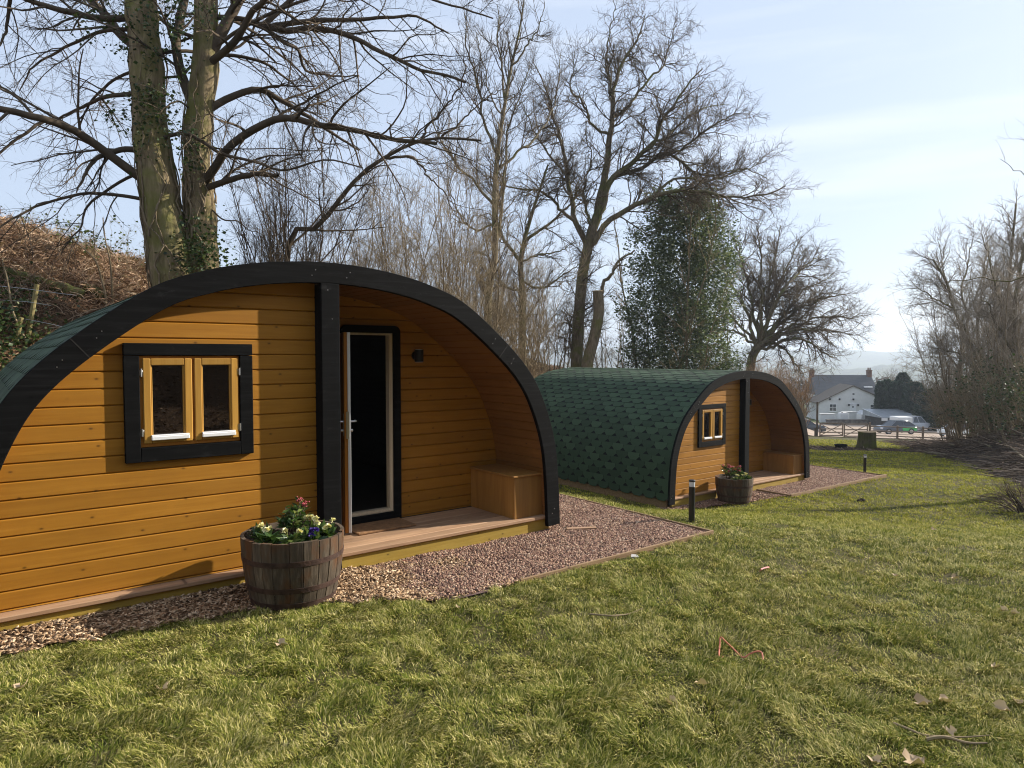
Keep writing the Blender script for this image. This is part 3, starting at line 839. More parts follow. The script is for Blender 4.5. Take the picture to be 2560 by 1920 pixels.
def ground_cover(name, label, p, inside, box, n, size, tilt, jit, mats, hfun, nseg=(90, 40), cat='gravel'):
    x0, x1, y0, y1 = box
    gx = np.linspace(x0, x1, nseg[0]); gy = np.linspace(y0, y1, nseg[1]); X, Y = np.meshgrid(gx, gy, indexing='ij')
    Z = hfun(X, Y); V0 = local_pts(p, X, Y, Z).reshape(-1, 3); i = np.arange(X.size).reshape(X.shape)
    F0 = np.stack([i[:-1, :-1], i[1:, :-1], i[1:, 1:], i[:-1, 1:]], -1).reshape(-1, 4)
    xc = (X[:-1, :-1] + X[1:, 1:]).ravel() / 2; yc = (Y[:-1, :-1] + Y[1:, 1:]).ravel() / 2
    F0 = F0[inside(p, xc, yc)]
    rng = np.random.default_rng(len(name) + n)
    lx = rng.uniform(x0, x1, n); ly = rng.uniform(y0, y1, n); k = inside(p, lx, ly); lx, ly = lx[k], ly[k]
    sz = size(rng, len(lx)); P = local_pts(p, lx, ly, hfun(lx, ly) + sz.min(1) * .6 + rng.uniform(0, .006, len(lx)))
    V1, F1 = bits(P, sz, tilt, jit, rng)
    V, F = join((V0, F0), (V1, F1))
    o = mesh_np(name, V, F, None, mats=mats, midx=np.r_[np.zeros(len(F0), int), np.ones(len(F1), int)])
    return tag(o, label, cat, kind='stuff')
def h_ch1(lx, ly):
    w_ = local_pts(POD1, lx, ly, np.zeros_like(lx)); return gz(w_[..., 0], w_[..., 1]) + .012 + (vnoise(lx, ly, .2, 31) - .4) * .02 + .025 * sstep(-.12, .06, ly) * sstep(.3, -.5, lx)
h_gr = lambda x, y: -.083 + (vnoise(x, y, .3, 32) - .5) * .02
chipsz = lambda r_, n: np.stack([r_.uniform(.008, .028, n), r_.uniform(.004, .009, n), r_.uniform(.0012, .003, n)], -1)
stsz = lambda r_, n: r_.uniform(.0035, .0078, (n, 1)) * r_.uniform(.7, 1.25, (n, 3))
ground_cover('wood_chips', 'brown wood chip mulch along the front wall of the near pod', POD1, chip_in, (-3.2, 1.1, -1.2, .2), 26000, chipsz, .35, .25, [M['chipbed'], M['chip']], h_ch1, cat='wood chips')
ground_cover('gravel', 'pinkish gravel filling the timber-edged bed before the near porch', POD1, gravel_in, (0, 3.6, -1.06, 4.6), 150000, stsz, .5, .3, [M['gravelbed'], M['stone']], lambda x, y: h_gr(x, y) + .006 * (x > .5))
ground_cover('wood_chips', 'chips and gravel under the barrel of the farther pod', POD2, chip_in, (-2.6, .41, -.85, .2), 6500, chipsz, .35, .25, [M['chipbed'], M['stone']], lambda x, y: h_gr(x, y) + .0, cat='wood chips')
ground_cover('gravel', 'pinkish gravel filling the timber-edged bed before the farther porch', POD2, gravel_in, (.42, 4.4, -.85, 1.2), 50000, lambda r_, n: stsz(r_, n) * 1.2, .5, .3, [M['gravelbed'], M['stone']], h_gr)

def edging(p, a, b, label, top=.0, th=.022):
    ax, ay = a; bx, by = b; L_ = math.hypot(bx - ax, by - ay); ang = math.atan2(by - ay, bx - ax)
    mb = MB(); mb.box(0, L_, -th / 2, th / 2, -.16, 0, .003)
    o = mb.build('edging_board', M['edging']); x, y, z = from_pod(p, ax, ay, top); o.location = (x, y, z); o.rotation_euler = (random.uniform(-.03, .03), random.uniform(-.002, .002), p['rz'] + ang)
    tag(o, label, 'edging board', 'timber edging boards round the gravel beds')
edging(POD1, (1.1, -1.045), (3.605, -1.05), 'low edging board between the near gravel bed and the front lawn', -.05)
edging(POD1, (3.605, -1.03), (3.63, 1.3), 'edging board running back past the nearer bollard light', -.055)
edging(POD1, (3.63, 1.304), (3.62, 4.6), 'edging board beside the near pod towards the green strip', -.06)
edging(POD2, (.42, -.735), (4.405, -.815), 'long edging board along the front of the farther gravel bed', -.04, .03)
edging(POD2, (.40, .03), (.405, -.715), 'short edging board running out from the farther pod by its barrel', -.045)
edging(POD2, (4.405, -.795), (4.40, 1.2), 'edging board at the far end of the farther gravel bed', -.05)

# ------------------------------------------------------------------ half-barrel planters
def barrel_mat():
    m, nt, bs = new_mat('weathered_staves')
    v_ = coord(nt, (9, 9, 1.1)); n1 = noise(nt, v_, 3, 6, .65, .4); n2 = noise(nt, coord(nt, (2.2, 2.2, 1.0)), 2.4, 4, .6)
    c = ramp(nt, n1, [(.3, (.06, .045, .032)), (.55, (.125, .095, .066)), (.75, (.21, .168, .122))])
    c = mixc(nt, ramp(nt, n2, [(.52, g3(0)), (.66, g3(.75))]), c, (.15, .062, .022))
    c = mixc(nt, 1.0, c, ramp(nt, island(nt), [(0, g3(.65)), (1, g3(1.15))]), 'MULTIPLY')
    nt.links.new(c, bs.inputs['Base Color']); bs.inputs['Roughness'].default_value = .85; bs.inputs['Specular IOR Level'].default_value = .2
    bump(nt, bs, n1, .7, .006); return m
M['stave'] = barrel_mat()
M['hoop'] = plain('rusty_hoop', (.07, .04, .03), .7, .35, nscale=14, namt=.5, bmp=.3, bsc=40)
M['brass'] = plain('brass_rivet', (.75, .6, .25), .3, 1.0)
def rb(z): return float(np.interp(z, [0, .06, .14, .24, .34, .42, .48], [.292, .308, .326, .343, .354, .359, .360]))
def barrel(loc, rz, label, seed):
    t = thing('barrel_planter', label, 'barrel planter', loc, rz, 'half-barrel planters')
    rng = random.Random(seed); ns = 24
    for name in ('staves',):
        mb = MB(); edges = np.cumsum([rng.uniform(.7, 1.3) for _ in range(ns)]); edges = np.r_[0, edges / edges[-1]] * 2 * pi
        zs = [0, .06, .14, .24, .34, .42, .48]
        for k in range(ns):
            a0, a1 = edges[k] + .0025, edges[k + 1] - .0025; top = .48 + rng.uniform(-.006, .006); vs = []
            cols = [a0, a0 + .012, (a0 + a1) / 2, a1 - .012, a1]
            for z in zs:
                zz = min(z, top) if z < .48 else top
                for j, a in enumerate(cols):
                    r_ = rb(z) - (.004 if j in (0, 4) else 0); vs.append((r_ * cos(a), r_ * sin(a), zz))
            n0 = len(vs)
            for z in (.48, .40):
                zz = top if z == .48 else z
                for a in (cols[0], cols[2], cols[4]): vs.append(((rb(z) - .026) * cos(a), (rb(z) - .026) * sin(a), zz))
            fs = [(i * 5 + j, i * 5 + j + 1, i * 5 + j + 6, i * 5 + j + 5) for i in range(6) for j in range(4)]
            b = 30
            fs += [(b, b + 1, n0), (b + 1, b + 2, n0 + 1, n0), (b + 2, b + 3, n0 + 2, n0 + 1), (b + 3, b + 4, n0 + 2), (n0, n0 + 1, n0 + 4, n0 + 3), (n0 + 1, n0 + 2, n0 + 5, n0 + 4)]
            mb.add(vs, fs)
        mb.build('staves', M['stave'], t)
    for z0, z1, ang in ((.315, .352, -1.05), (.125, .162, -1.1), (.002, .05, None)):
        mb = MB(); mb.lathe([(rb(z0) - .004, z0 - .001), (rb(z0) + .0035, z0), (rb(z1) + .0035, z1), (rb(z1) - .004, z1 + .001)], 48, cap=False)
        if ang is not None:
            zc = (z0 + z1) / 2; r_ = rb(zc) + .004
            mb.tube([(r_ * cos(ang), r_ * sin(ang), zc), ((r_ + .004) * cos(ang), (r_ + .004) * sin(ang), zc)], .006, 8, 1)
        mb.build('hoop', [M['hoop'], M['brass']], t, True)
    n = 22; g = np.linspace(-1, 1, n); X, Y = np.meshgrid(g, g, indexing='ij')
    q = np.maximum(np.abs(X), np.abs(Y)) / (np.hypot(X, Y) + 1e-9); X, Y = X * q * .335, Y * q * .335
    Z = .435 + (vnoise(X, Y, .05, seed) - .5) * .04 + .02 * (1 - (X ** 2 + Y ** 2) / .11)
    i = np.arange(n * n).reshape(n, n); F = np.stack([i[:-1, :-1], i[1:, :-1], i[1:, 1:], i[:-1, 1:]], -1).reshape(-1, 4)
    mesh_np('soil', np.stack([X, Y, Z], -1), F, M['soil'], t, True)
    return t
def dirs(n, rng, lo=.1, hi=1.0):
    a = rng.uniform(0, 2 * pi, n); z = rng.uniform(lo, hi, n); r_ = np.sqrt(np.maximum(0, 1 - z * z)); return np.stack([r_ * np.cos(a), r_ * np.sin(a), z], -1)
def flower_heads(pts, r_, rng, npet=7):
    P = []; D = []
    for p in pts:
        d = dirs(npet, rng, .15, .9); P.append(np.repeat([p], npet, 0)); D.append(d)
    return leaves(np.concatenate(P), np.concatenate(D), r_, rng, 1.1, .4, .1)
def primrose(loc, label, nfl, seed, col='cream', h=.09, R_=.075, group='small flowers in the near barrel'):
    rng = np.random.default_rng(seed); t = thing('flower', label, 'flower', loc, 0, group)
    n = 90; D = dirs(n, rng, .12, .9); P = np.zeros((n, 3)) + rng.normal(0, .014, (n, 3)) * (1, 1, 0)
    V, F = leaves(P, D, rng.uniform(.06, .13, n), rng, .42, .2, .3); mesh_np('foliage', V, F, M['planter_leaf'], t)
    pts = []
    st = MB()
    for k in range(nfl):
        p = np.array([rng.normal(0, R_ * .55), rng.normal(0, R_ * .55), h + rng.uniform(-.02, .025)]); pts.append(p); st.tube([(p[0] * .3, p[1] * .3, 0), tuple(p)], .0025, 4)
    st.build('stem', M['planter_leaf'], t)
    V, F = flower_heads(pts, .032, rng); V2, F2 = flower_heads([p + (0, 0, .008) for p in pts], .024, rng)
    V, F = join((V, F), (V2, F2)); mesh_np('blossom', V, F, M[col], t)
def skimmia(loc, label, seed, sc=1.0, buds=3, group=None, name='flowering_shrub', nst=26):
    rng = np.random.default_rng(seed); t = thing(name, label, 'shrub', loc, 0, group)
    Vs = []; st = MB(); heads = []
    for k in range(nst):
        a = rng.uniform(0, 2 * pi); r_ = rng.uniform(0, .13) * sc; h = rng.uniform(.10, .27) * sc
        b = np.array([cos(a) * r_ * .5, sin(a) * r_ * .5, 0]); tp = np.array([cos(a) * r_ * 1.3, sin(a) * r_ * 1.3, h]); st.tube([tuple(b), tuple((b + tp) / 2 + (0, 0, .01)), tuple(tp)], [.005, .004, .003], 5)
        n = 13; u = rng.uniform(.4, 1, n)[:, None]; P = b + (tp - b) * u; D = dirs(n, rng, -.05, .85); Vs.append(leaves(P, D, rng.uniform(.06, .105, n) * sc, rng, .36, .3, .12)); heads.append(tp)
    V, F = join(*Vs); mesh_np('foliage', V, F, M['planter_leaf'], t); st.build('stem', M['twig'], t)
    heads.sort(key=lambda p: -p[2]); ps = []
    for p in heads[:buds]:
        for q in range(34): ps.append(p + rng.normal(0, .014 * sc, 3) * (1, 1, .7) + (0, 0, .022 * sc))
    for k in range(buds):
        V, F = bits(np.array(ps[34 * k:34 * k + 34]), np.full((34, 3), .0046 * sc), 1, .3, rng); mesh_np('flower_bud', V, F, M['skimmia'], t)
B1 = from_pod(POD1, -.475, -.37, -.035)
barrel(B1, 2.2, 'half whisky barrel with rusty hoops planted with primroses against the near pod', 3)
def onb(b, x, y, z=.445): return (b[0] + x, b[1] + y, b[2] + z)
skimmia(onb(B1, -.02, .06), 'dark leaved shrub with pink buds in the middle of the near barrel', 5, .78, 2)
primrose(onb(B1, -.20, -.05), 'pale yellow primrose clump at the left rim of the near barrel', 3, 1)
primrose(onb(B1, -.10, -.20), 'yellow primrose clump leaning over the front rim left of centre', 2, 2)
primrose(onb(B1, .06, -.21), 'twin-headed cream primrose at the front rim of the near barrel', 3, 3)
primrose(onb(B1, .14, .03), 'cream primrose half hidden beside the pink-budded shrub', 3, 4, h=.12)
primrose(onb(B1, .23, -.03), 'cream primrose near the right rim of the near barrel', 4, 6)
primrose(onb(B1, .18, -.16), 'deep purple pansy in the near barrel', 3, 7, 'purple', .06, .04)
B2 = from_pod(POD2, -.88, -.30, -.085)
barrel(B2, .6, 'dark half barrel planter with red tinged plants by the farther pod', 8)
skimmia(onb(B2, -.1, .0), 'red budded shrub at the left in the farther barrel', 15, .95, 8, 'red budded shrubs in the farther barrel', nst=12)
skimmia(onb(B2, .12, .02), 'red budded shrub at the right in the farther barrel', 16, .85, 8, 'red budded shrubs in the farther barrel', nst=12)
primrose(onb(B2, .0, -.2), 'pale primrose at the front rim of the farther barrel', 4, 17, group='small flowers in the farther barrel')
primrose(onb(B2, .22, -.1), 'yellow primrose at the right rim of the farther barrel', 4, 18, group='small flowers in the farther barrel')

# ------------------------------------------------------------------ bollard lights
def bollard(loc, label, h=.47):
    t = thing('bollard_light', label, 'bollard light', loc, 0, 'black bollard lights beside the gravel beds')
    mb = MB(); mb.lathe([(.034, -.1), (.034, h - .075)], 18); mb.build('post', M['blackmetal'], t, True)
    mb = MB(); mb.lathe([(.030, h - .074), (.034, h - .02)], 18); mb.build('lens', M['lens'], t, True)
    mb = MB(); mb.lathe([(.036, h - .0195), (.036, h - .004), (.032, h)], 18); mb.build('cap', M['blackmetal'], t, True)
p = hit(1494 * 1.1573, 1128 * 1.1573); bollard(tuple(p), 'black bollard light at the corner of the near gravel bed', .475)
p = hit(1868 * 1.1573, 1021 * 1.1573); bollard(tuple(p), 'smaller looking black bollard light beyond the farther gravel bed', .45)

M['render_stone'] = plain('pale_stone', (.5, .47, .43), .8, nscale=30, namt=.2)
# ------------------------------------------------------------------ small things lying about
p = from_pod(POD1, 2.62, -.15, -.07); t = thing('loose_plank', 'short brown offcut of plank lying on gravel beside the near arch foot', 'plank', p, POD1['rz'] - .5)
mb = MB(); mb.box(-.16, .16, -.03, .03, 0, .02, .003); mb.build('board', M['deck'], t)
def z3c(x, y): return (1700 + x * .4339, 1200 + y * .4339)
def z2c(x, y): return (900 + x * .4521, 1200 + y * .4521)
def z1c(x, y): return (x * .4521, 1200 + y * .4521)
pts = [hit(*z3c(x, y), l) for x, y, l in ((250, 1020, .012), (226, 1014, .02), (228, 960, .05), (233, 905, .09), (262, 930, .07), (310, 975, .035), (362, 1022, .012), (400, 1003, .03), (440, 988, .05), (470, 994, .05), (478, 1035, .012))]
b = np.mean(pts, 0); t = thing('bent_wire', 'bent orange-red wire lying on the front lawn', 'wire', tuple(b))
mb = MB(); mb.tube([q - b for q in resample(catmull(pts, 60), 60)], .0044, 6); mb.build('wire', M['rope'], t, True)
pts = [hit(*z3c(x, y), l) for x, y, l in ((460, 528, .01), (470, 512, .05), (490, 506, .05), (512, 503, .012))]; b = np.mean(pts, 0)
t = thing('plastic_scrap', 'small pink plastic scrap on the lawn right of the near gravel', 'scrap', tuple(b)); mb = MB(); mb.tube([q - b for q in pts], .007, 6); mb.build('scrap', M['pink'], t)
pts = [z - np.array([0, 0, 0]) for z in (from_pod(POD1, .62, .0, -.06), from_pod(POD1, .76, -.10, -.07), from_pod(POD1, .95, -.11, -.07), from_pod(POD1, 1.02, .0, -.065))]; pts = [np.array(q) for q in pts]; b = np.mean(pts, 0)
t = thing('wire_offcut', 'thin pink wire offcut on the gravel below the near deck', 'wire', tuple(b)); mb = MB(); mb.tube([q - b for q in resample(catmull(pts, 24), 24)], .004, 5); mb.build('wire', M['rope'], t)
def dry_leaf(px, py, size, label, seed, mat='dryleaf'):
    rng = np.random.default_rng(seed); p = hit(px, py, .034)
    n = 9; a = np.linspace(-2.4, 2.4, n); r_ = size * (.5 + .35 * np.abs(np.cos(a * 2.2)) + rng.uniform(-.1, .1, n)); 
    V = [(0, 0, .004)] ; rim = [(r_[k] * cos(a[k]), r_[k] * sin(a[k]) * .7, size * (.2 + .6 * rng.random() * abs(sin(a[k])))) for k in range(n)]
    V += [(x * .5, y * .5, z * .25) for x, y, z in rim] + rim + [(-size * .7, 0, .01)]
    F = []
    for k in range(n - 1): F += [(0, 1 + k, 2 + k), (1 + k, 1 + n + k, 2 + n + k), (1 + k, 2 + n + k, 2 + k)]
    F.append((0, 1 + 2 * n, 1)); F.append((0, n, 1 + 2 * n))
    o = mesh_np('dry_leaf', V, F, M[mat], smooth=True); o.location = tuple(p); o.rotation_euler = (rng.uniform(-.35, .35), rng.uniform(-.35, .35), rng.uniform(0, 6.28)); tag(o, label, 'leaf', 'dry leaves on the lawn')
for k, (q, s_, lb) in enumerate([
    (z3c(1390, 1292), .055, 'long pale dry leaf with dark cracks on the right foreground lawn'),
    (z3c(1530, 1278), .045, 'curled leaf with a reddish tip right of the long pale leaf'),
    (z3c(1842, 1322), .05, 'crumpled whitish leaf near the right edge of the foreground lawn'),
    (z3c(1945, 1285), .04, 'thin folded leaf at the right edge above the crumpled whitish one'),
    (z3c(1820, 1080), .045, 'narrow pale leaf lying flat by the right edge of the lawn'),
    (z3c(1550, 1452), .045, 'beige leaf caught above the fallen twigs in the right corner'),
    (z3c(1340, 1632), .075, 'largest leaf, bright and jagged, at the bottom of the photo'),
    (z3c(1135, 1625), .05, 'brown folded leaf left of the big jagged one'),
    (z3c(1240, 556), .045, 'dry leaf with a dark edge in the middle of the right lawn'),
    (z3c(1585, 568), .045, 'small tan leaf on the lawn towards the brushwood'),
    (z3c(1860, 752), .045, 'orange tan leaf on the right lawn, upper of a close pair'),
    (z3c(1925, 772), .045, 'pale leaf on the right lawn, lower of a close pair'),
    (z3c(1455, 288), .06, 'grey leaf clump on the lawn near the far shadow streaks'),
    (z2c(1712, 1238), .055, 'two-lobed tan leaf below the bent orange wire'),
    (z2c(1890, 1132), .045, 'faded leaf sunk in the grass just below the orange wire'),
    (z2c(538, 706), .03, 'tiny white leaf on the lawn beside the chips of the near barrel'),
    (z1c(112, 1152), .06, 'pinkish grey leaf alone at the far left of the lawn'),
    (z1c(902, 1162), .05, 'reddish shredded leaf below the near barrel'),
    (z1c(1552, 912), .05, 'pale leaf in the grass just in front of the near barrel')]):
    dry_leaf(q[0], q[1], s_, lb, 100 + k)
p = hit(*z2c(1520, 432), .01); mb = MB(); mb.add(*[x.tolist() if hasattr(x, 'tolist') else x for x in bits(np.array([[0, 0, .012]]), np.array([[.03, .018, .012]]), .1, .35, np.random.default_rng(4))])
o = mb.build('stone', M['render_stone']); o.location = tuple(p); tag(o, 'white flat stone against the front edging of the near gravel bed', 'stone')
p = hit(1300 + 1975 * .434, 880 + 860 * .434, .01); V, F = bits(np.zeros((9, 3)) + RNG.normal(0, .03, (9, 3)) * (1, 1, .3), np.full((9, 3), .03), .6, .4, RNG)
o = mesh_np('clod', V, F, M['soil']); o.location = tuple(p); tag(o, 'dark clod of earth on the lawn beyond the nearer bollard', 'clod')
def ground_twig(pxs, r0, label):
    pts = [hit(a, b_, .035) for a, b_ in pxs]; b = np.mean(pts, 0); mb = MB(); q = resample(catmull(pts, 20), 20) - b
    q[:, 2] += np.sin(np.linspace(0, 7, len(q))) * .008
    mb.tube(q, list(np.linspace(r0, r0 * .45, len(q))), 6); o = mb.build('twig', M['twig_pale'], None, True); o.location = tuple(b); tag(o, label, 'twig', 'twigs fallen on the lawn')
ground_twig([z3c(1232, 1402), z3c(1330, 1450), z3c(1420, 1478), z3c(1560, 1470), z3c(1780, 1478)], .006, 'long thin dark twig in the right foreground')
ground_twig([z3c(1420, 1495), z3c(1560, 1492), z3c(1700, 1510), z3c(1770, 1522)], .009, 'thicker pale twig just below the long thin one')
ground_twig([z2c(1270, 742), z2c(1370, 756), z2c(1450, 742), z2c(1562, 714)], .006, 'curved dark twig on the lawn before the edging board')

# ------------------------------------------------------------------ grass
def lawn_ok(x, y):
    ok = (bank_l(x, y) < .15) & (mud_mask(x, y) < .45)
    for p in (POD1, POD2):
        lx, ly = to_pod(p, x, y); ok &= ~pod_in(p, lx, ly); ok &= ~gravel_in(p, lx, ly, .012); ok &= ~chip_in(p, lx, ly, -.03)
    return ok
def make_grass():
    rng = np.random.default_rng(5)
    n = 1900000; u = rng.random(n); d0, d1, pw = 1.7, 48.0, -.30
    d = (d0 ** pw + u * (d1 ** pw - d0 ** pw)) ** (1 / pw)
    half = np.interp(d, [1.7, 4, 12, 48], [1.25, 1.05, .92, .85]); x = d * rng.uniform(-1, 1, n) * half; y = d
    dens = vnoise(x, y, .10, 40) * .6 + vnoise(x, y, .45, 41) * .4
    k = (rng.random(n) < np.clip((dens - .2) * 3.0, .30, 1)) & (x < 26); x, y, d = x[k], y[k], d[k]
    k = lawn_ok(x, y); x, y, d = x[k], y[k], d[k]; n = len(x)
    z = gz(x, y) - .004
    big = vnoise(x, y, .30, 42); bg = sstep(.45, .85, big)
    L = rng.uniform(.032, .068, n) * (.6 + .35 * bg + .5 * sstep(.35, .8, vnoise(x, y, .10, 40))) * np.interp(d, [2, 10, 40], [1, 1.05, 1.5])
    w = rng.uniform(.0011, .0024, n) * np.interp(d, [1.7, 5, 12, 40], [1.0, 1.25, 2.4, 7])
    lay = vnoise(x, y, .17, 43) * 2 * pi * 1.4 + rng.normal(0, .85, n)
    lean = np.clip(rng.normal(1.12, .3, n), .2, 1.6)
    dx, dy = np.cos(lay), np.sin(lay); P = np.stack([x, y, z], -1)
    sd = np.stack([-dy, dx, rng.normal(0, .3, n)], -1) * w[:, None]
    h1 = np.stack([dx * np.sin(lean * .6), dy * np.sin(lean * .6), np.cos(lean * .6)], -1) * (L * .55)[:, None]
    h2 = h1 + np.stack([dx * np.sin(lean * 1.35), dy * np.sin(lean * 1.35), np.cos(lean * 1.35)], -1) * (L * .5)[:, None]
    V = np.stack([P - sd, P + sd, P + h1 + sd * .8, P + h1 - sd * .8, P + h2], 1).reshape(-1, 3)
    F = (np.array([(0, 1, 2), (0, 2, 3), (3, 2, 4)])[None] + 5 * np.arange(n)[:, None, None]).reshape(-1, 3)
    o = mesh_np('grass', V, F, M['grass']); tag(o, 'short patchy spring lawn of green and straw coloured blades', 'grass', kind='stuff')
make_grass()
# ------------------------------------------------------------------ trees
def unit(a): return a / (np.linalg.norm(a, axis=-1, keepdims=True) + 1e-9)
def grow(S, D, L, R0, K, wob, up, rng, taper=.3):
    N = len(S); P = np.zeros((N, K + 1, 3)); P[:, 0] = S; d = unit(D)
    for k in range(K):
        P[:, k + 1] = P[:, k] + d * (L / K)[:, None]
        u = up(k / K) if callable(up) else up
        d = d + rng.normal(0, wob, (N, 3)); d[:, 2] += u; d = unit(d)
    Rd = R0[:, None] * np.linspace(1, taper, K + 1)[None]
    return P, Rd
def spawn(P, Rd, dens, t0, t1, ang, rng, maxr=1.0, ratio=.62, flat=0.0):
    N, K1, _ = P.shape; ln = np.linalg.norm(np.diff(P, axis=1), axis=2).sum(1)
    cnt = np.maximum(1, np.round(ln * dens * (t1 - t0) + rng.uniform(-.45, .45, N))).astype(int)
    idx = np.repeat(np.arange(N), cnt); t = rng.uniform(t0, t1, len(idx)); f = np.minimum(t * (K1 - 1), K1 - 1.001); i = f.astype(int); fr = (f - i)[:, None]
    S = P[idx, i] * (1 - fr) + P[idx, i + 1] * fr; T = unit(P[idx, i + 1] - P[idx, i])
    W = rng.normal(0, 1, (len(idx), 3)); W[:, 2] *= (1 - flat); W = unit(W - T * (W * T).sum(1, keepdims=True))
    a = rng.uniform(ang[0], ang[1], len(idx))[:, None]; D = T * np.cos(a) + W * np.sin(a)
    r_ = np.minimum(Rd[idx, i] * ratio, maxr)
    return S, D, r_, ln[idx], t
def levels(P, Rd, specs, rng):
    """returns list of (P,Rd,sides) for each level"""
    out = []; cur = [(P, Rd)]
    for sp in specs:
        nxt = []
        for P_, R_ in cur:
            S, D, r_, ln, t = spawn(P_, R_, sp['dens'], sp.get('t0', .15), sp.get('t1', 1.0), sp['ang'], rng, sp.get('maxr', 1), sp.get('ratio', .62), sp.get('flat', 0))
            L = rng.uniform(*sp['len'], len(S)) * (1 - .45 * t)
            r_ = np.maximum(r_, sp['minr'])
            nxt.append(grow(S, D, L, r_, sp['K'], sp['wob'], sp['up'], rng, sp.get('taper', .35)))
        out.append((nxt, sp.get('sides', 3), sp.get('trunk', False))); cur = nxt
    return out
def limb_arr(limbs, K=22):
    P = np.stack([resample(catmull(np.array(l[0]), 60), K) for l in limbs]); Rd = np.stack([np.linspace(l[1], l[2], K + 1) for l in limbs]); return P, Rd
def L2(fn, pts, d0, dd, r0, r1):
    n = len(pts); q = []
    for i, (x, y) in enumerate(pts):
        a, b = fn(x, y); q.append(v(a, b, d0 + dd * (i / (n - 1)) ** 1.2))
    return (q, r0, r1)
def build_tree(name, label, cat, base, limbs, specs, bark, twig, seed, group=None, trunk_sides=9, wig=.03, twig_sides=3):
    rng = np.random.default_rng(seed); base = np.array(base, float)
    P, Rd = limb_arr(limbs)
    n = P.shape[1]; w = np.cumsum(rng.normal(0, wig, P.shape), axis=1); w -= w[:, :1]; w *= np.minimum(1, .02 / Rd.max(1))[:, None, None] if False else 1
    P = P + w * np.clip(.12 / Rd[:, :1, None], .15, 1) * np.minimum(1, np.arange(len(P)))[:, None, None]
    for i in range(1, len(P)):   # every limb starts on the wood it grows from
        q = P[:i].reshape(-1, 3); rr = Rd[:i].reshape(-1); j = np.argmin(np.linalg.norm(q - P[i, 0], axis=1)); off = q[j] - P[i, 0]
        if np.linalg.norm(off) < 1.2: P[i] += off[None] * np.linspace(1, 0, n)[:, None] ** 1.5; Rd[i] *= min(1, .85 * rr[j] / Rd[i, 0])
    t = thing(name, label, cat, tuple(base), 0, group)
    lv = levels(P, Rd, specs, rng)
    tr = [tubes(P - base, Rd, trunk_sides)]; tw = []
    for lst, sides, istrunk in lv:
        for P_, R_ in lst: (tr if istrunk else tw).append(tubes(P_ - base, R_, sides if istrunk else twig_sides))
    V, F = join(*tr); mesh_np('trunk', V, F, bark, t, True)
    if tw: V, F = join(*tw); mesh_np('crown', V, F, twig, t)
    return t, P, Rd, lv
def add_leaves(t, name, pts, size, mat, rng, wid=.8, fold=.2, lo=-.3):
    base = np.array(t.location); V, F = leaves(pts - base, dirs(len(pts), rng, lo, .8), size, rng, wid, fold, .15); return mesh_np(name, V, F, mat, t)
def base_of(x, y): return (x, y, gzf(x, y) - .05)

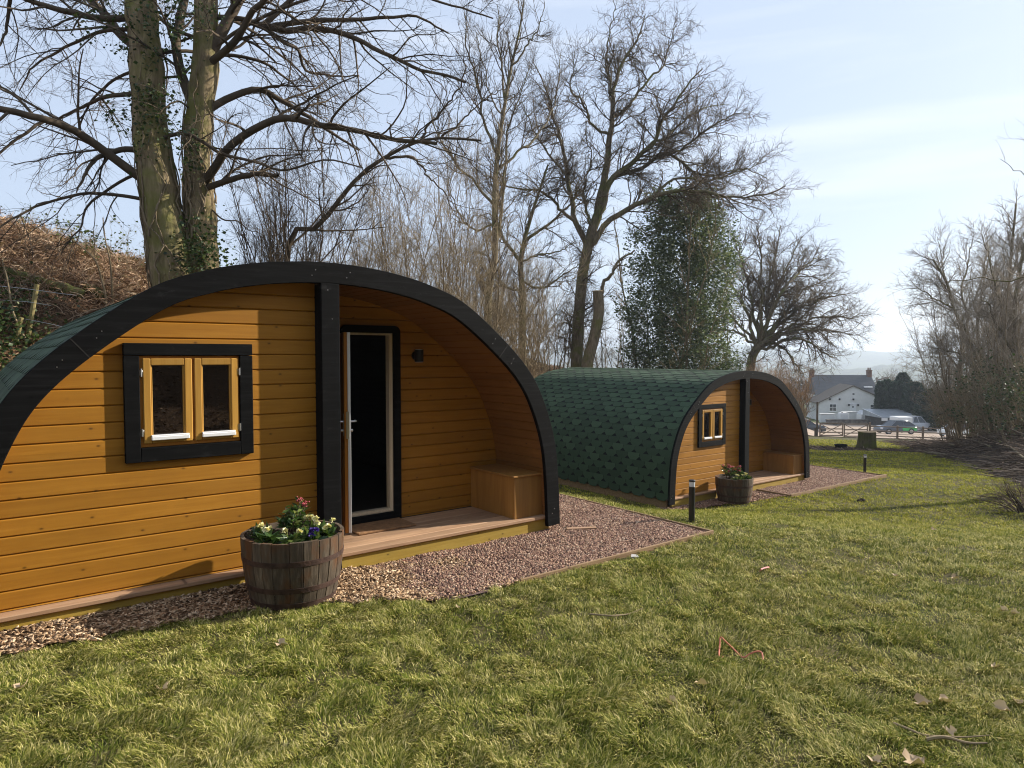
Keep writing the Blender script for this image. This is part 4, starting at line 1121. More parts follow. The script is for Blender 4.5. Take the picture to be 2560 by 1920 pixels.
# --- big twin-stemmed tree behind the near pod
D0 = 12.0
def t5(pts, dd, r0, r1, d=D0): return L2(z5, pts, d, dd, r0, r1)
xb = v(390, 600, D0)[0]; gb = gzf(xb, D0)
limbsL = [([(v(392, 600, D0)[0] + .05, D0, gb - .2)] + [v(*z5(x, y), D0) for x, y in ((1012, 1600), (980, 1380), (940, 1100), (905, 850), (882, 600), (862, 300), (832, 0), (800, -350), (770, -800))], .36, .20)]
limbsR = [([(v(425, 600, D0 + .2)[0], D0 + .25, gb - .2)] + [v(*z5(x, y), D0 + .25) for x, y in ((1205, 1580), (1190, 1350), (1178, 1100), (1168, 850), (1190, 600), (1222, 300), (1225, 0), (1240, -400), (1230, -800))], .285, .17)]
side = [
 t5([(835, 1115), (700, 990), (540, 850), (400, 760), (250, 710), (0, 655), (-250, 620), (-600, 650)], -2.2, .085, .03),
 t5([(800, 925), (715, 890), (640, 905), (575, 935), (500, 1010), (430, 1120)], -.8, .06, .012),
 t5([(740, 1040), (640, 1100), (505, 1240), (480, 1350), (360, 1500)], -.5, .03, .008),
 t5([(765, 575), (620, 580), (520, 612), (400, 670), (300, 720)], 1.0, .045, .012),
 t5([(740, 300), (650, 180), (600, 80), (520, 0), (420, -150), (300, -400)], 1.5, .09, .03),
 t5([(625, 150), (500, 130), (330, 60), (180, 0), (0, -80), (-300, -150)], -1.0, .06, .02),
 t5([(725, 190), (600, 180), (520, 205), (300, 310), (200, 390), (120, 520)], 1.4, .04, .01),
 t5([(110, -60), (85, 60), (50, 180), (0, 290)], -.5, .035, .015),
 t5([(760, 380), (640, 470), (520, 610), (440, 760), (430, 900)], 1.2, .03, .008),
 t5([(1290, 1110), (1420, 1050), (1530, 1025), (1622, 1018)], -.8, .06, .03),
 t5([(1280, 1075), (1330, 980), (1400, 850), (1560, 740), (1700, 695), (1900, 735), (2130, 760), (2350, 800), (2600, 830)], -1.6, .078, .026),
 t5([(1290, 640), (1400, 560), (1540, 520), (1680, 600), (1850, 700), (2000, 800), (2130, 880)], 1.6, .07, .018),
 t5([(1310, 370), (1420, 240), (1500, 80), (1600, -20), (1750, -150)], -1.0, .07, .03),
 t5([(1245, 340), (1310, 190), (1395, 30), (1450, -60), (1600, -300)], .8, .11, .06),
 t5([(1390, 280), (1540, 350), (1700, 470), (1820, 580)], 1.5, .035, .01),
 t5([(1400, 95), (1560, 125), (1700, 250), (1780, 300), (1840, 430), (2130, 440)], 2.0, .05, .012),
 t5([(1530, 50), (1700, 140), (1860, 200), (1905, 270)], -1.2, .035, .01),
 t5([(1090, 660), (1060, 590), (1000, 600), (960, 620)], -.6, .02, .008),
 t5([(1120, 660), (1060, 420), (1035, 270), (1060, 100), (1100, -100)], .9, .09, .07),
 t5([(1610, -60), (1720, 20), (1900, 60), (2100, 160), (2400, 350), (2750, 480)], -1.5, .06, .018),
 t5([(1700, -200), (2000, -60), (2200, 30), (2500, 110), (2700, 250)], 1.0, .05, .014),
 t5([(1550, -100), (1900, -250), (2200, -150), (2500, -60), (2900, 80)], 2.2, .05, .014),
 t5([(1290, 1200), (1330, 1300), (1420, 1330), (1500, 1420)], .6, .018, .006),
]
rngb = np.random.default_rng(77)
for k in range(11):
    st = limbsL[0] if k % 2 == 0 else limbsR[0]
    q = resample(catmull(np.array(st[0]), 60), 40)[rngb.integers(14, 40)]
    a = rngb.uniform(0, 2 * pi); L_ = rngb.uniform(2.4, 5.0); dv = np.array([cos(a), sin(a) * .8, rngb.uniform(.05, .7)])
    pts = [q]; 
    for j in range(6): pts.append(pts[-1] + unit(dv) * L_ / 6); dv = dv + rngb.normal(0, .22, 3) + (0, 0, -.12)
    side.append((pts, .036, .01))
droop = lambda u: -.10 + .22 * u
spec_big = [dict(dens=3.6, ang=(.5, 1.2), len=(.9, 2.3), K=8, wob=.13, up=lambda u: -.07 + .1 * u, minr=.008, maxr=.03, ratio=.5, t0=.12),
            dict(dens=5.6, ang=(.4, 1.1), len=(.35, 1.1), K=6, wob=.15, up=droop, minr=.0038, maxr=.010, ratio=.5),
            dict(dens=8.0, ang=(.4, 1.1), len=(.12, .42), K=4, wob=.18, up=.03, minr=.0023, maxr=.004, ratio=.6)]
M['twig_dark'] = plain('dark_twig', (.095, .072, .05), .9, spec=.1, nscale=2, namt=.3)
# stems carry no direct twigs low down: twig levels only grow on the side limbs
rng_ = np.random.default_rng(2)
bigbase = np.array([xb, D0, gb - .1])
big = thing('tree', 'massive twin-stemmed bare tree with ivy and moss behind the near pod', 'tree', tuple(bigbase))
Pm, Rm = limb_arr(limbsL + limbsR, 44)
for i in range(2):   # swelling towards the root and lumps on the stem
    u = np.linspace(0, 1, 45); Rm[i] *= 1 + .35 * np.exp(-u * 9) + (vnoise(u, u * 0 + i, .035, 60) - .5) * .16
V, F = tubes(Pm - bigbase, Rm, 22)
an = np.arctan2(V[:, 1], V[:, 0])
V = V + (vnoise(an * 2 + V[:, 0] * 6, V[:, 2], .35, 61)[:, None] - .5) * .05 * np.stack([np.ones(len(V)), np.ones(len(V)), np.zeros(len(V))], -1)
mesh_np('trunk', V, F, M['bark_big'], big, True)
Ps, Rs = limb_arr(side)
for i in range(len(Ps)):
    q = Pm.reshape(-1, 3); j = np.argmin(np.linalg.norm(q - Ps[i, 0], axis=1)); off = q[j] - Ps[i, 0]
    if np.linalg.norm(off) < .75: Ps[i] += off[None] * (np.linspace(1, 0, Ps.shape[1])[:, None] ** 5)
    elif i:
        q = Ps[:i].reshape(-1, 3); j = np.argmin(np.linalg.norm(q - Ps[i, 0], axis=1)); off = q[j] - Ps[i, 0]
        if np.linalg.norm(off) < 1.5: Ps[i] += off[None] * (np.linspace(1, 0, Ps.shape[1])[:, None] ** 2)
Ps = Ps + np.cumsum(rng_.normal(0, .014, Ps.shape), 1) * np.linspace(0, 1, Ps.shape[1])[None, :, None]
V, F = tubes(Ps - bigbase, Rs, 7); mesh_np('branches', V, F, M['twig_dark'], big, True)
tw = []
for lst, s_, _ in levels(Ps, Rs, spec_big, rng_):
    for P_, R_ in lst: tw.append(tubes(P_ - bigbase, R_, 3))
V, F = join(*tw); mesh_np('crown', V, F, M['twig_dark'], big)
# ivy stems winding up the trunk and ivy leaf sprays
iv = []; ivr = []
for k in range(46):
    st = Pm[k % 2]; rr = Rm[k % 2]; i0 = rng_.integers(2, 22); n = rng_.integers(6, 16); a = rng_.uniform(0, 2 * pi); pts = []
    for j in range(n * 2):
        f = min(i0 + j * .5, 43.0); i = int(f); c = st[i] * (1 - f + i) + st[min(i + 1, 44)] * (f - i); a += rng_.normal(0, .16); r_ = rr[i] * (1.04 + rng_.uniform(0, .10))
        pts.append(c + np.array([cos(a), sin(a), 0]) * r_)
    iv.append(resample(np.array(pts), 16)); r0 = rng_.uniform(.008, .02); ivr.append(np.linspace(r0, r0 * .4, 17))
V, F = tubes(np.array(iv) - bigbase, np.array(ivr), 5); mesh_np('ivy_stems', V, F, M['bark_hazel'], big, True)
cl = []
for x, y, n, sp in ((600, 690, 0, 0), (860, 700, 150, .22), (880, 580, 130, .16), (1060, 780, 130, .2), (1130, 900, 110, .16), (1130, 990, 50, .1), (960, 60, 220, .3), (1000, 20, 220, .3), (1040, 230, 70, .14), (830, 130, 90, .2), (860, 880, 80, .16), (1170, 1420, 260, .22), (1210, 1520, 360, .25), (1150, 1560, 240, .22), (740, 290, 60, .12), (680, 680, 60, .14), (1230, 90, 80, .16), (900, 330, 60, .15), (520, 170, 70, .13), (950, 620, 120, .2), (1080, 400, 40, .1), (840, 560, 60, .12), (600, 90, 60, .14)):
    if n: cl.append(v(*z5(x, y), D0 - .25) + rng_.normal(0, sp, (n, 3)) * (1, .6, 1))
P_ = np.concatenate(cl); P_ = np.concatenate([P_, Pm[1][8:18].repeat(16, 0) + rng_.normal(0, .3, (160, 3))])
add_leaves(big, 'ivy', P_, rng_.uniform(.04, .085, len(P_)), M['ivy'], rng_)

# --- leaning tree with the long arched limb
jb = v(612, 575, 13.2); jb = base_of(jb[0], 13.2)
fnv = lambda x, y: (x, y)
spec_mid = [dict(dens=3.4, ang=(.4, 1.1), len=(.8, 2.0), K=7, wob=.14, up=.05, minr=.009, maxr=.03, ratio=.5, t0=.2),
            dict(dens=5.5, ang=(.4, 1.1), len=(.3, .9), K=5, wob=.16, up=.03, minr=.0045, maxr=.01),
            dict(dens=5.0, ang=(.4, 1.1), len=(.12, .4), K=3, wob=.2, up=.03, minr=.0028, maxr=.005)]
lj = [([np.array(jb)] + [v(x, y, 13.2 + .0 * x) for x, y in ((622, 535), (665, 505), (700, 475), (750, 410), (790, 368), (835, 338), (900, 306), (960, 298), (1040, 304))], .085, .02),
      L2(fnv, [(835, 338), (880, 345), (905, 352), (950, 395), (1000, 440)], 13.2, .6, .04, .012),
      L2(fnv, [(900, 306), (930, 250), (985, 190), (1010, 120)], 13.2, -.8, .03, .01), L2(fnv, [(960, 298), (1050, 260), (1130, 210)], 13.2, .8, .025, .008)]
build_tree('tree', 'thin leaning tree whose long dark limb arches right over the near pod', 'tree', jb, lj, spec_mid, M['twig_dark'], M['twig_dark'], 21)

# --- generic many-stemmed shrub / tree
def shrub(name, label, cat, base, h, spread, nst, r0, seed, bark, twig, specs, group=None, up=.06, lean=(0, 0), wob=.07, sides=6, base_r=.25):
    rng = np.random.default_rng(seed); base = np.array(base, float)
    a = rng.uniform(0, 2 * pi, nst); rr = np.sqrt(rng.uniform(0, 1, nst))
    S = base + np.stack([np.cos(a) * rr * base_r, np.sin(a) * rr * base_r, np.zeros(nst)], -1)
    D = np.stack([np.cos(a) * rr * spread + lean[0], np.sin(a) * rr * spread + lean[1], np.ones(nst)], -1)
    P, Rd = grow(S, D, rng.uniform(.65, 1.05, nst) * h, rng.uniform(.6, 1.1, nst) * r0, 12, wob, up, rng, .25)
    t = thing(name, label, cat, tuple(base), 0, group)
    V, F = tubes(P - base, Rd, sides); mesh_np('trunk', V, F, bark, t, True)
    lv = levels(P, Rd, specs, rng); tw = [tubes(P_ - base, R_, 3) for lst, s_, _ in lv for P_, R_ in lst]
    V, F = join(*tw); mesh_np('crown', V, F, twig, t)
    return t, P, lv
def sp(m, d=1.0, up=.04, wob=.14, third=True, t0=.2, ang=(.35, 1.0)):
    """twig levels for a plant seen at a distance: m scales radii and lengths"""
    s_ = [dict(dens=4.6 * d / m, ang=ang, len=(.6 * m, 1.7 * m), K=7, wob=wob, up=up, minr=.007 * m, maxr=.024 * m, t0=t0), dict(dens=6.5 * d / m, ang=ang, len=(.28 * m, .85 * m), K=5, wob=wob * 1.2, up=up, minr=.0042 * m, maxr=.009 * m)]
    if third: s_.append(dict(dens=8.0 * d / m, ang=ang, len=(.12 * m, .38 * m), K=3, wob=wob * 1.3, up=up, minr=.0029 * m, maxr=.005 * m))
    return s_
def hv(x, yt, d):
    b = vb(x, yt, d); return v(x, yt, d)[2] - b[2]
def vb(x, y, d):
    q = v(x, y, d); return base_of(q[0], q[1])
shrub('shrub', 'dense upright broom-like shrub with dark ruddy twigs just right of the twin-stemmed tree', 'shrub', vb(612, 560, 13.6), hv(612, 275, 13.6), .2, 40, .022, 31, M['twig_dark'], M['twig_dark'], sp(.55, 1.0, .12, .13), base_r=.28)
HZ_ = 'hazel thickets on the bank'
for k, (x, y, d, h, ns, lb) in enumerate([(905, 640, 17.5, 320, 16, 'hazel thicket rising directly above the right shoulder of the near pod'), (985, 660, 18.5, 250, 20, 'tallest pale hazel thicket, left of the tall upright ash'), (835, 620, 19.5, 360, 13, 'sparse pale thicket above the apex of the near pod'), (1075, 690, 20.0, 430, 16, 'pale arching thicket at the foot of the tall upright ash'), (745, 600, 21, 400, 11, 'thin pale thicket behind the long arched limb'), (1150, 720, 21, 590, 15, 'low pale thicket where the arch of the near pod meets the farther roof')]):
    shrub('shrub', lb, 'shrub', vb(x, y, d), hv(x, h, d), .36, ns, .022, 40 + k, M['bark_hazel'], M['twig_pale'], sp(.8, 1.0, .05, .13), HZ_, base_r=.5)
for k, (x, y, d, yt, ns, lb) in enumerate([(1010, 700, 25, 520, 20, 'low thorny thicket behind the slender ash'), (1105, 740, 26, 560, 20, 'low thorny thicket at the foot of the crooked tree'), (1190, 770, 29, 600, 22, 'brown thorny thicket between the crooked tree and the oak'), (1310, 780, 31, 610, 22, 'brown thorny thicket between the sawn trunk and the evergreen'), (930, 650, 27, 470, 18, 'far thorny thicket over the right shoulder of the near pod'), (1060, 700, 32, 480, 20, 'tall thorny thicket far behind the ash')]):
    shrub('shrub', lb, 'shrub', vb(x, y, d), hv(x, yt, d), .5, ns, .028, 170 + k, M['bark_hazel'], M['twig_grey'], sp(1.1, .8, .03, .2), 'thorn thickets behind the pods', base_r=1.0, wob=.12)
# --- tall upright ash
DA = 22.0
def t6(pts, dd, r0, r1, d): return L2(z6, pts, d, dd, r0, r1)
ab = vb(1055, 660, DA)
la = [([np.array(ab)] + [v(*z6(x, y), DA) for x, y in ((545, 1270), (575, 1080), (572, 850), (588, 620), (615, 450), (640, 300), (680, 120), (700, -20))], .15, .02),
      t6([(575, 1080), (610, 900), (625, 700), (640, 560), (690, 420), (740, 300)], 1.0, .06, .012, DA), t6([(588, 620), (540, 480), (510, 330), (470, 180), (450, 60)], -1.0, .05, .012, DA),
      t6([(615, 450), (580, 300), (560, 160), (540, 20)], .8, .04, .01, DA), t6([(640, 300), (700, 200), (760, 80), (800, 0)], -.6, .035, .01, DA), t6([(572, 850), (500, 760), (420, 700), (330, 560), (300, 450)], -1.4, .05, .01, DA),
      t6([(580, 720), (660, 640), (760, 560), (820, 430), (850, 200)], 1.4, .045, .01, DA), t6([(575, 980), (480, 1000), (400, 900), (350, 760)], 1.0, .04, .01, DA), t6([(600, 540), (560, 400), (520, 250), (500, 130)], 1.4, .03, .008, DA)]
build_tree('tree', 'tall slender ash with steep upright branches reaching the top of the photo', 'tree', ab, la, sp(1.05, 1.3, .14, .10), M['bark_ash'], M['twig'], 51)
# --- crooked dark tree between ash and oak
DK = 24.5; kb = vb(1128, 700, DK)
lk = [([np.array(kb)] + [v(*z6(x, y), DK) for x, y in ((690, 1250), (682, 1130), (700, 1020), (725, 930), (760, 820), (800, 700))], .17, .03),
      t6([(682, 1130), (640, 1060), (600, 960), (610, 860), (640, 760)], .8, .07, .015, DK), t6([(700, 1020), (800, 960), (880, 870), (900, 760)], -.8, .06, .012, DK), t6([(690, 1200), (780, 1230), (860, 1180), (960, 1120)], 1.2, .05, .012, DK), t6([(685, 1100), (760, 1060), (850, 1040), (930, 1000)], .5, .04, .01, DK), t6([(690, 1240), (620, 1200), (560, 1110), (500, 1080)], -.6, .05, .012, DK)]
build_tree('tree', 'low crooked dark tree between the slender ash and the large oak', 'tree', kb, lk, sp(1.1, 1.4, .03, .2), M['bark_oak'], M['twig'], 52)
# --- large oak
DO = 27.0; ob = vb(1250, 790, DO)
lo = [([np.array(ob)] + [v(*z6(x, y), DO) for x, y in ((922, 1530), (935, 1300), (950, 1150), (985, 990), (1012, 915))], .26, .19),
      t6([(1012, 915), (1050, 720), (1070, 560), (1075, 400), (1110, 280), (1190, 150), (1215, 50)], .8, .19, .02, DO), t6([(1018, 920), (1090, 760), (1200, 680), (1290, 590), (1330, 500), (1450, 340), (1520, 270)], -1.5, .14, .02, DO),
      t6([(1010, 1060), (1100, 940), (1220, 870), (1340, 830), (1500, 820), (1700, 830), (1800, 800)], -2.0, .13, .02, DO), t6([(1090, 770), (1200, 740), (1330, 650), (1450, 720), (1600, 700), (1745, 640)], 1.5, .09, .015, DO),
      t6([(925, 1060), (880, 930), (868, 780), (850, 640), (820, 500), (790, 400), (740, 300)], 1.2, .12, .015, DO), t6([(1060, 560), (1000, 520), (940, 430), (890, 380), (930, 220)], -1.0, .06, .012, DO),
      t6([(872, 950), (780, 860), (700, 800), (600, 770), (520, 700)], -1.2, .07, .012, DO), t6([(1075, 480), (1160, 380), (1260, 260), (1310, 100)], 1.6, .07, .012, DO), t6([(1200, 690), (1340, 560), (1480, 440), (1620, 420)], 1.8, .06, .012, DO),
      t6([(1330, 640), (1500, 560), (1640, 500)], -1.2, .05, .012, DO), t6([(1075, 420), (1040, 300), (1050, 180), (1100, 60)], -.8, .06, .012, DO), t6([(1220, 870), (1330, 780), (1480, 760), (1650, 730), (1760, 760)], 1.0, .06, .012, DO), t6([(860, 720), (780, 620), (740, 520), (700, 460)], .8, .05, .012, DO), t6([(985, 1000), (940, 830), (980, 680), (960, 560)], -1.6, .06, .012, DO)]
build_tree('tree', 'large bare oak with crooked wide branches rising behind the farther pod', 'tree', ob, lo, sp(1.45, 1.9, .03, .24, ang=(.45, 1.2)), M['bark_oak'], M['twig'], 53, wig=.05)
# --- cut-off trunk next to the oak
DC = 26.4; cb = vb(1262, 800, DC)
lc = [([np.array(cb)] + [v(*z6(x, y), DC) for x, y in ((965, 1560), (1000, 1420), (1015, 1330), (1012, 1238))], .24, .20)]
t, P_, R_, _ = build_tree('tree', 'stout trunk sawn off flat with one thin side limb, right of the oak', 'tree', cb, lc + [t6([(1030, 1290), (1048, 1210), (1062, 1190), (1110, 1110), (1180, 1085)], -.4, .09, .03, DC)], [dict(dens=1.5, ang=(.4, 1.1), len=(.5, 1.4), K=6, wob=.2, up=.06, minr=.012, maxr=.03, t0=.4), dict(dens=4, ang=(.4, 1.1), len=(.2, .6), K=4, wob=.2, up=.04, minr=.006, maxr=.01)], M['bark_ash'], M['twig'], 54, trunk_sides=14)
e = P_[0, -1] - np.array(cb); mb = MB(); mb.lathe([(.205, -.02), (.2, .012)], 16, tuple(e)); mb.build('cut_face', M['cutwood'], t)
# --- ivy-clad evergreen mass
DE = 29.5; eb = vb(1470, 800, DE); rng_ = np.random.default_rng(9)
t, P_, lv = shrub('evergreen_tree', 'dark green ivy-clad evergreen right of the oak behind the farther pod', 'evergreen tree', eb, hv(1470, 415, DE), .22, 9, .07, 61, M['bark_ash'], M['twig_pale'], sp(1.3, .8, .05, .12), up=.10, base_r=1.5)
cx_, cy_, cz_ = v(1472, 640, DE)
pts = []; EH = hv(1470, 430, DE)
for k in range(1250):   # foliage gathers in clumps through an uneven column
    u = rng_.random(); z = eb[2] + .2 + u * EH; wz = np.interp(u, [0, .15, .5, .8, 1], [2.0, 2.35, 2.3, 2.15, 1.2]); a = rng_.uniform(0, 2 * pi); rr = wz * np.sqrt(rng_.uniform(.0, 1.0)) * rng_.uniform(.85, 1.22)
    c = np.array([cx_ + cos(a) * rr, cy_ + sin(a) * rr * .8, z]); m_ = int(rng_.integers(25, 90)); pts.append(c + rng_.normal(0, 1, (m_, 3)) * np.array([.20, .20, .26]) * rng_.uniform(.6, 1.3))
pts = np.concatenate(pts); add_leaves(t, 'foliage', pts, rng_.uniform(.07, .15, len(pts)), M['holly'], rng_, .7)
# --- dome-shaped oak further down the slope
DD = 41.0; db = vb(1620, 830, DD); rng_ = np.random.default_rng(15)
c0 = np.array(db); q0 = v(1640, 745, DD); ld = [([c0, v(1622, 790, DD), q0], .32, .24)]
for k, (x, y) in enumerate([(1590, 520), (1640, 490), (1690, 485), (1740, 510), (1780, 545), (1815, 590), (1840, 640), (1860, 690), (1850, 735), (1800, 770), (1740, 790), (1560, 560), (1540, 640), (1510, 700), (1700, 560), (1770, 640), (1790, 710), (1660, 560)]):
    m_ = v((1640 + x) / 2 + rng_.uniform(-12, 12), (735 + y) / 2 - (18 if x > 1700 else 4), DD + rng_.uniform(-1.5, 1.5)); ld.append(([q0 + (0, 0, rng_.uniform(-.3, .2)), m_, v(x, y, DD + rng_.uniform(-3.5, 3.5))], .12, .02))
build_tree('tree', 'dome-shaped bare oak with drooping tips beyond the evergreen', 'tree', db, ld, sp(1.75, 1.75, -.01, .17, ang=(.3, .95)), M['bark_oak'], M['twig'], 55, wig=.06)
# --- ruddy beech hedge bush behind the farther pod
for k, (x, y, d, h, lb) in enumerate([(1650, 890, 32, 2.7, 'dense ruddy brown bush right behind the farther pod, left half'), (1700, 905, 34, 2.7, 'dense ruddy brown bush right behind the farther pod, right half')]):
    shrub('shrub', lb, 'shrub', vb(x, y, d), hv(x, 785, d), .16, 44, .03, 70 + k, M['bark_hazel'], M['twig_red'], sp(.55, 1.0, .05, .13), 'ruddy brown bushes behind the farther pod', base_r=.75)
# --- brambles and dead growth on the bank behind the farther roof
for k, (x, y, d, h, lb) in enumerate([(1195, 780, 22, 1.6, 'tangle of pale bramble stems at the left end of the farther roof'), (1330, 790, 24, 1.5, 'tangle of brown bramble stems under the oak'), (1400, 790, 25, 1.3, 'tangle of brown brambles below the left edge of the evergreen'), (1520, 795, 26, 1.4, 'tangle of brambles below the evergreen over the farther roof')]):
    t, P_, lv = shrub('bramble', lb, 'bramble', vb(x, y, d), h, .9, 36, .014, 80 + k, M['twig_red'], M['twig_pale'], sp(.6, .9, -.06, .2), 'bramble tangles on the bank', up=-.03, wob=.15, base_r=1.4)
    tips = np.concatenate([p_.reshape(-1, 3) for p_, _ in lv[1][0]]); tips = tips[RNG.integers(0, len(tips), 420)]; add_leaves(t, 'foliage', tips + RNG.normal(0, .06, tips.shape), RNG.uniform(.05, .10, len(tips)), M['bramble'], RNG)
# --- saplings on the left bank
for k, (pts, d, lb) in enumerate([([(243, 655), (242, 620), (238, 565), (228, 520), (222, 470)], 10.5, 'thin straight sapling leaning left in front of the bracken bank'), ([(229, 668), (228, 640), (218, 598), (204, 560), (165, 525), (120, 500)], 10.2, 'thin bowed sapling beside the straight one on the bank'), ([(58, 740), (30, 680), (15, 600), (5, 562), (18, 558)], 11.0, 'pale broken sapling at the far left edge')]):
    b = hit(max(pts[0][0], 2) * 1.1573, (pts[0][1] + 6) * 1.1573); d = b[1]; q = [v(x, y, d) for x, y in pts]; build_tree('sapling', lb, 'sapling', b, [([np.array(b)] + q, .022, .007)], [dict(dens=1.6, ang=(.4, 1.0), len=(.3, .9), K=6, wob=.15, up=.04, minr=.004, maxr=.008, t0=.4), dict(dens=3, ang=(.4, 1.1), len=(.1, .35), K=4, wob=.2, up=.02, minr=.0025, maxr=.004)], M['twig_pale'], M['twig_pale'], 90 + k, 'saplings on the left bank', trunk_sides=6, wig=.01)
# --- trees and bushes along the right hand side
specR = sp(1.25, 1.05, .06, .16)
GR = 'bare trees along the right side'
def tree_v(label, pts, d, extra, seed, r0, spec, group=GR, bark='bark_ash', twig='twig_grey'):
    b = vb(pts[0][0], pts[0][1], d); main = [([np.array(b)] + [v(x, y, d) for x, y in pts], r0, r0 * .35)]
    for pp, dd, rr in extra: main.append(L2(fnv, pp, d, dd, rr, rr * .2))
    return build_tree('tree', label, 'tree', b, main, spec, M[bark], M[twig], seed, group, wig=.03)
tree_v('twin-forked bare tree outlined on the sky at the left of the right-hand trees', [(2075, 780), (2080, 740), (2075, 700), (2058, 660), (2045, 610), (2015, 560)], 33,
       [([(2080, 735), (2088, 680), (2075, 630), (2090, 570), (2105, 520)], 1.0, .07), ([(2058, 660), (2030, 640), (2000, 620), (1975, 625)], -1.0, .05), ([(2045, 610), (2040, 560), (2030, 515)], 1, .04), ([(2076, 700), (2110, 640), (2130, 580), (2140, 530)], 1.5, .06), ([(2060, 665), (2020, 680), (1990, 670)], .6, .03), ([(2050, 625), (2010, 590), (1985, 575)], -.6, .03)], 101, .13, sp(1.35, 1.7, .05, .13))
tree_v('pale leaning trunk beside the rail fence at the foot of the right-hand trees', [(2097, 925), (2090, 880), (2083, 840), (2072, 800), (2050, 770), (2020, 740)], 36, [([(2083, 840), (2060, 825), (2030, 815), (1995, 800)], .6, .05), ([(2075, 805), (2095, 760), (2090, 700)], -.8, .05), ([(2050, 770), (2010, 765), (1985, 775)], .5, .03)], 102, .11, sp(1.3, 1.6, .03, .16), twig='twig_pale')
tree_v('many-limbed bare tree in the middle of the right-hand trees', [(2150, 905), (2145, 860), (2130, 810), (2105, 760), (2080, 700)], 29, [([(2145, 850), (2165, 780), (2170, 700), (2185, 620), (2180, 540)], .8, .07), ([(2130, 810), (2150, 740), (2140, 660), (2150, 590)], -.6, .06), ([(2118, 785), (2080, 770), (2045, 760), (2015, 755)], -.8, .05), ([(2160, 800), (2200, 740), (2230, 660)], .6, .05)], 103, .12, sp(1.15, 2.0, .04, .16))
tree_v('bare tree filling the right edge of the photo', [(2215, 905), (2210, 850), (2195, 780), (2190, 690), (2200, 600), (2215, 520)], 25, [([(2195, 780), (2160, 720), (2130, 660), (2100, 640)], -.8, .06), ([(2192, 700), (2160, 620), (2150, 560), (2130, 500)], .8, .05), ([(2200, 620), (2235, 540), (2240, 460)], .5, .05), ([(2210, 860), (2240, 780), (2260, 690)], -.5, .05)], 104, .13, sp(1.05, 1.9, .04, .17))
tree_v('near tree at the right whose thin branch tips enter the sky from the frame edge', [(2420, 900), (2410, 760), (2390, 600), (2360, 480), (2330, 380)], 15, [([(2390, 600), (2320, 500), (2260, 420), (2212, 400), (2165, 376)], -.3, .022), ([(2360, 480), (2300, 380), (2240, 320), (2205, 310)], .5, .02), ([(2400, 680), (2330, 600), (2270, 585), (2200, 600), (2110, 605), (2040, 620)], .5, .03)], 105, .14, sp(.7, .55, .03, .16))
for k, (x, y, d, h, ns, lb, gl) in enumerate([(2105, 900, 36, 3.0, 24, 'ruddy twiggy bush at the left foot of the right-hand trees', 300), (2110, 890, 31, 3.0, 26, 'bushy undergrowth with green leaves below the many-limbed tree', 900), (2170, 900, 26, 3.0, 24, 'green tinged undergrowth near the right edge of the photo', 1500), (2235, 920, 22, 3.0, 24, 'dense undergrowth at the right edge behind the brushwood', 1300)]):
    t, P_, lv = shrub('shrub', lb, 'shrub', vb(x, y, d), h, .6, ns, .022, 110 + k, M['bark_hazel'], M['twig_pale' if k else 'twig_red'], sp(.95, 1.05, .03, .16), 'undergrowth below the right-hand trees', base_r=1.0)
    tips = np.concatenate([p_.reshape(-1, 3) for p_, _ in lv[0][0]]); cen = tips[RNG.integers(0, len(tips), 40)]
    tips = cen[RNG.integers(0, 40, gl * 2)] + RNG.normal(0, .22, (gl * 2, 3)); add_leaves(t, 'foliage', tips, RNG.uniform(.06, .12, len(tips)), M['ivy'], RNG)
tree_v('slim bare tree between the twin-forked and the many-limbed one', [(2125, 880), (2118, 800), (2112, 720), (2120, 640), (2135, 560)], 31, [([(2112, 720), (2090, 660), (2080, 600)], .6, .04), ([(2118, 640), (2150, 590), (2165, 520)], -.6, .04)], 106, .08, specR)
tree_v('bare tree rising behind the ivy covered trunk at the right', [(2190, 880), (2185, 760), (2178, 640), (2185, 540), (2195, 440)], 30, [([(2182, 700), (2150, 630), (2140, 540)], .6, .05), ([(2180, 620), (2205, 540), (2212, 460)], -.6, .05), ([(2186, 780), (2160, 740), (2120, 700)], .5, .04)], 107, .11, sp(1.25, 1.6, .06, .16))
for k, (x, y, d, yt, ns, lb) in enumerate([(2085, 880, 33, 640, 26, 'greyish twiggy thicket at the left of the right-hand trees'), (2130, 890, 29, 590, 30, 'taller twiggy thicket in front of the many-limbed tree'), (2175, 890, 27, 540, 32, 'dense twiggy thicket before the ivy covered trunk'), (2220, 900, 24, 500, 32, 'twiggy thicket cut by the right edge of the photo'), (2150, 880, 36, 560, 28, 'twiggy thicket behind the right-hand trees')]):
    shrub('shrub', lb, 'shrub', vb(x, y, d), hv(x, yt, d) * .95, .34, ns, .028, 150 + k, M['bark_hazel'], M['twig_grey'], sp(1.1, .8, .05, .15), 'twiggy thickets among the right-hand trees', base_r=1.1)
# ivy column on the right
t, P_, lv = shrub('evergreen_tree', 'ivy covered trunk with yellow green leaves among the right-hand trees', 'evergreen tree', vb(2180, 880, 28), 4.6, .2, 5, .06, 120, M['bark_ash'], M['twig'], sp(1.0, .8, .05, .14), base_r=.5)
cen = P_[:, 2:].reshape(-1, 3); pts = cen[RNG.integers(0, len(cen), 2600)] + RNG.normal(0, .34, (2600, 3)); add_leaves(t, 'foliage', pts, RNG.uniform(.06, .12, len(pts)), M['ivy'], RNG)

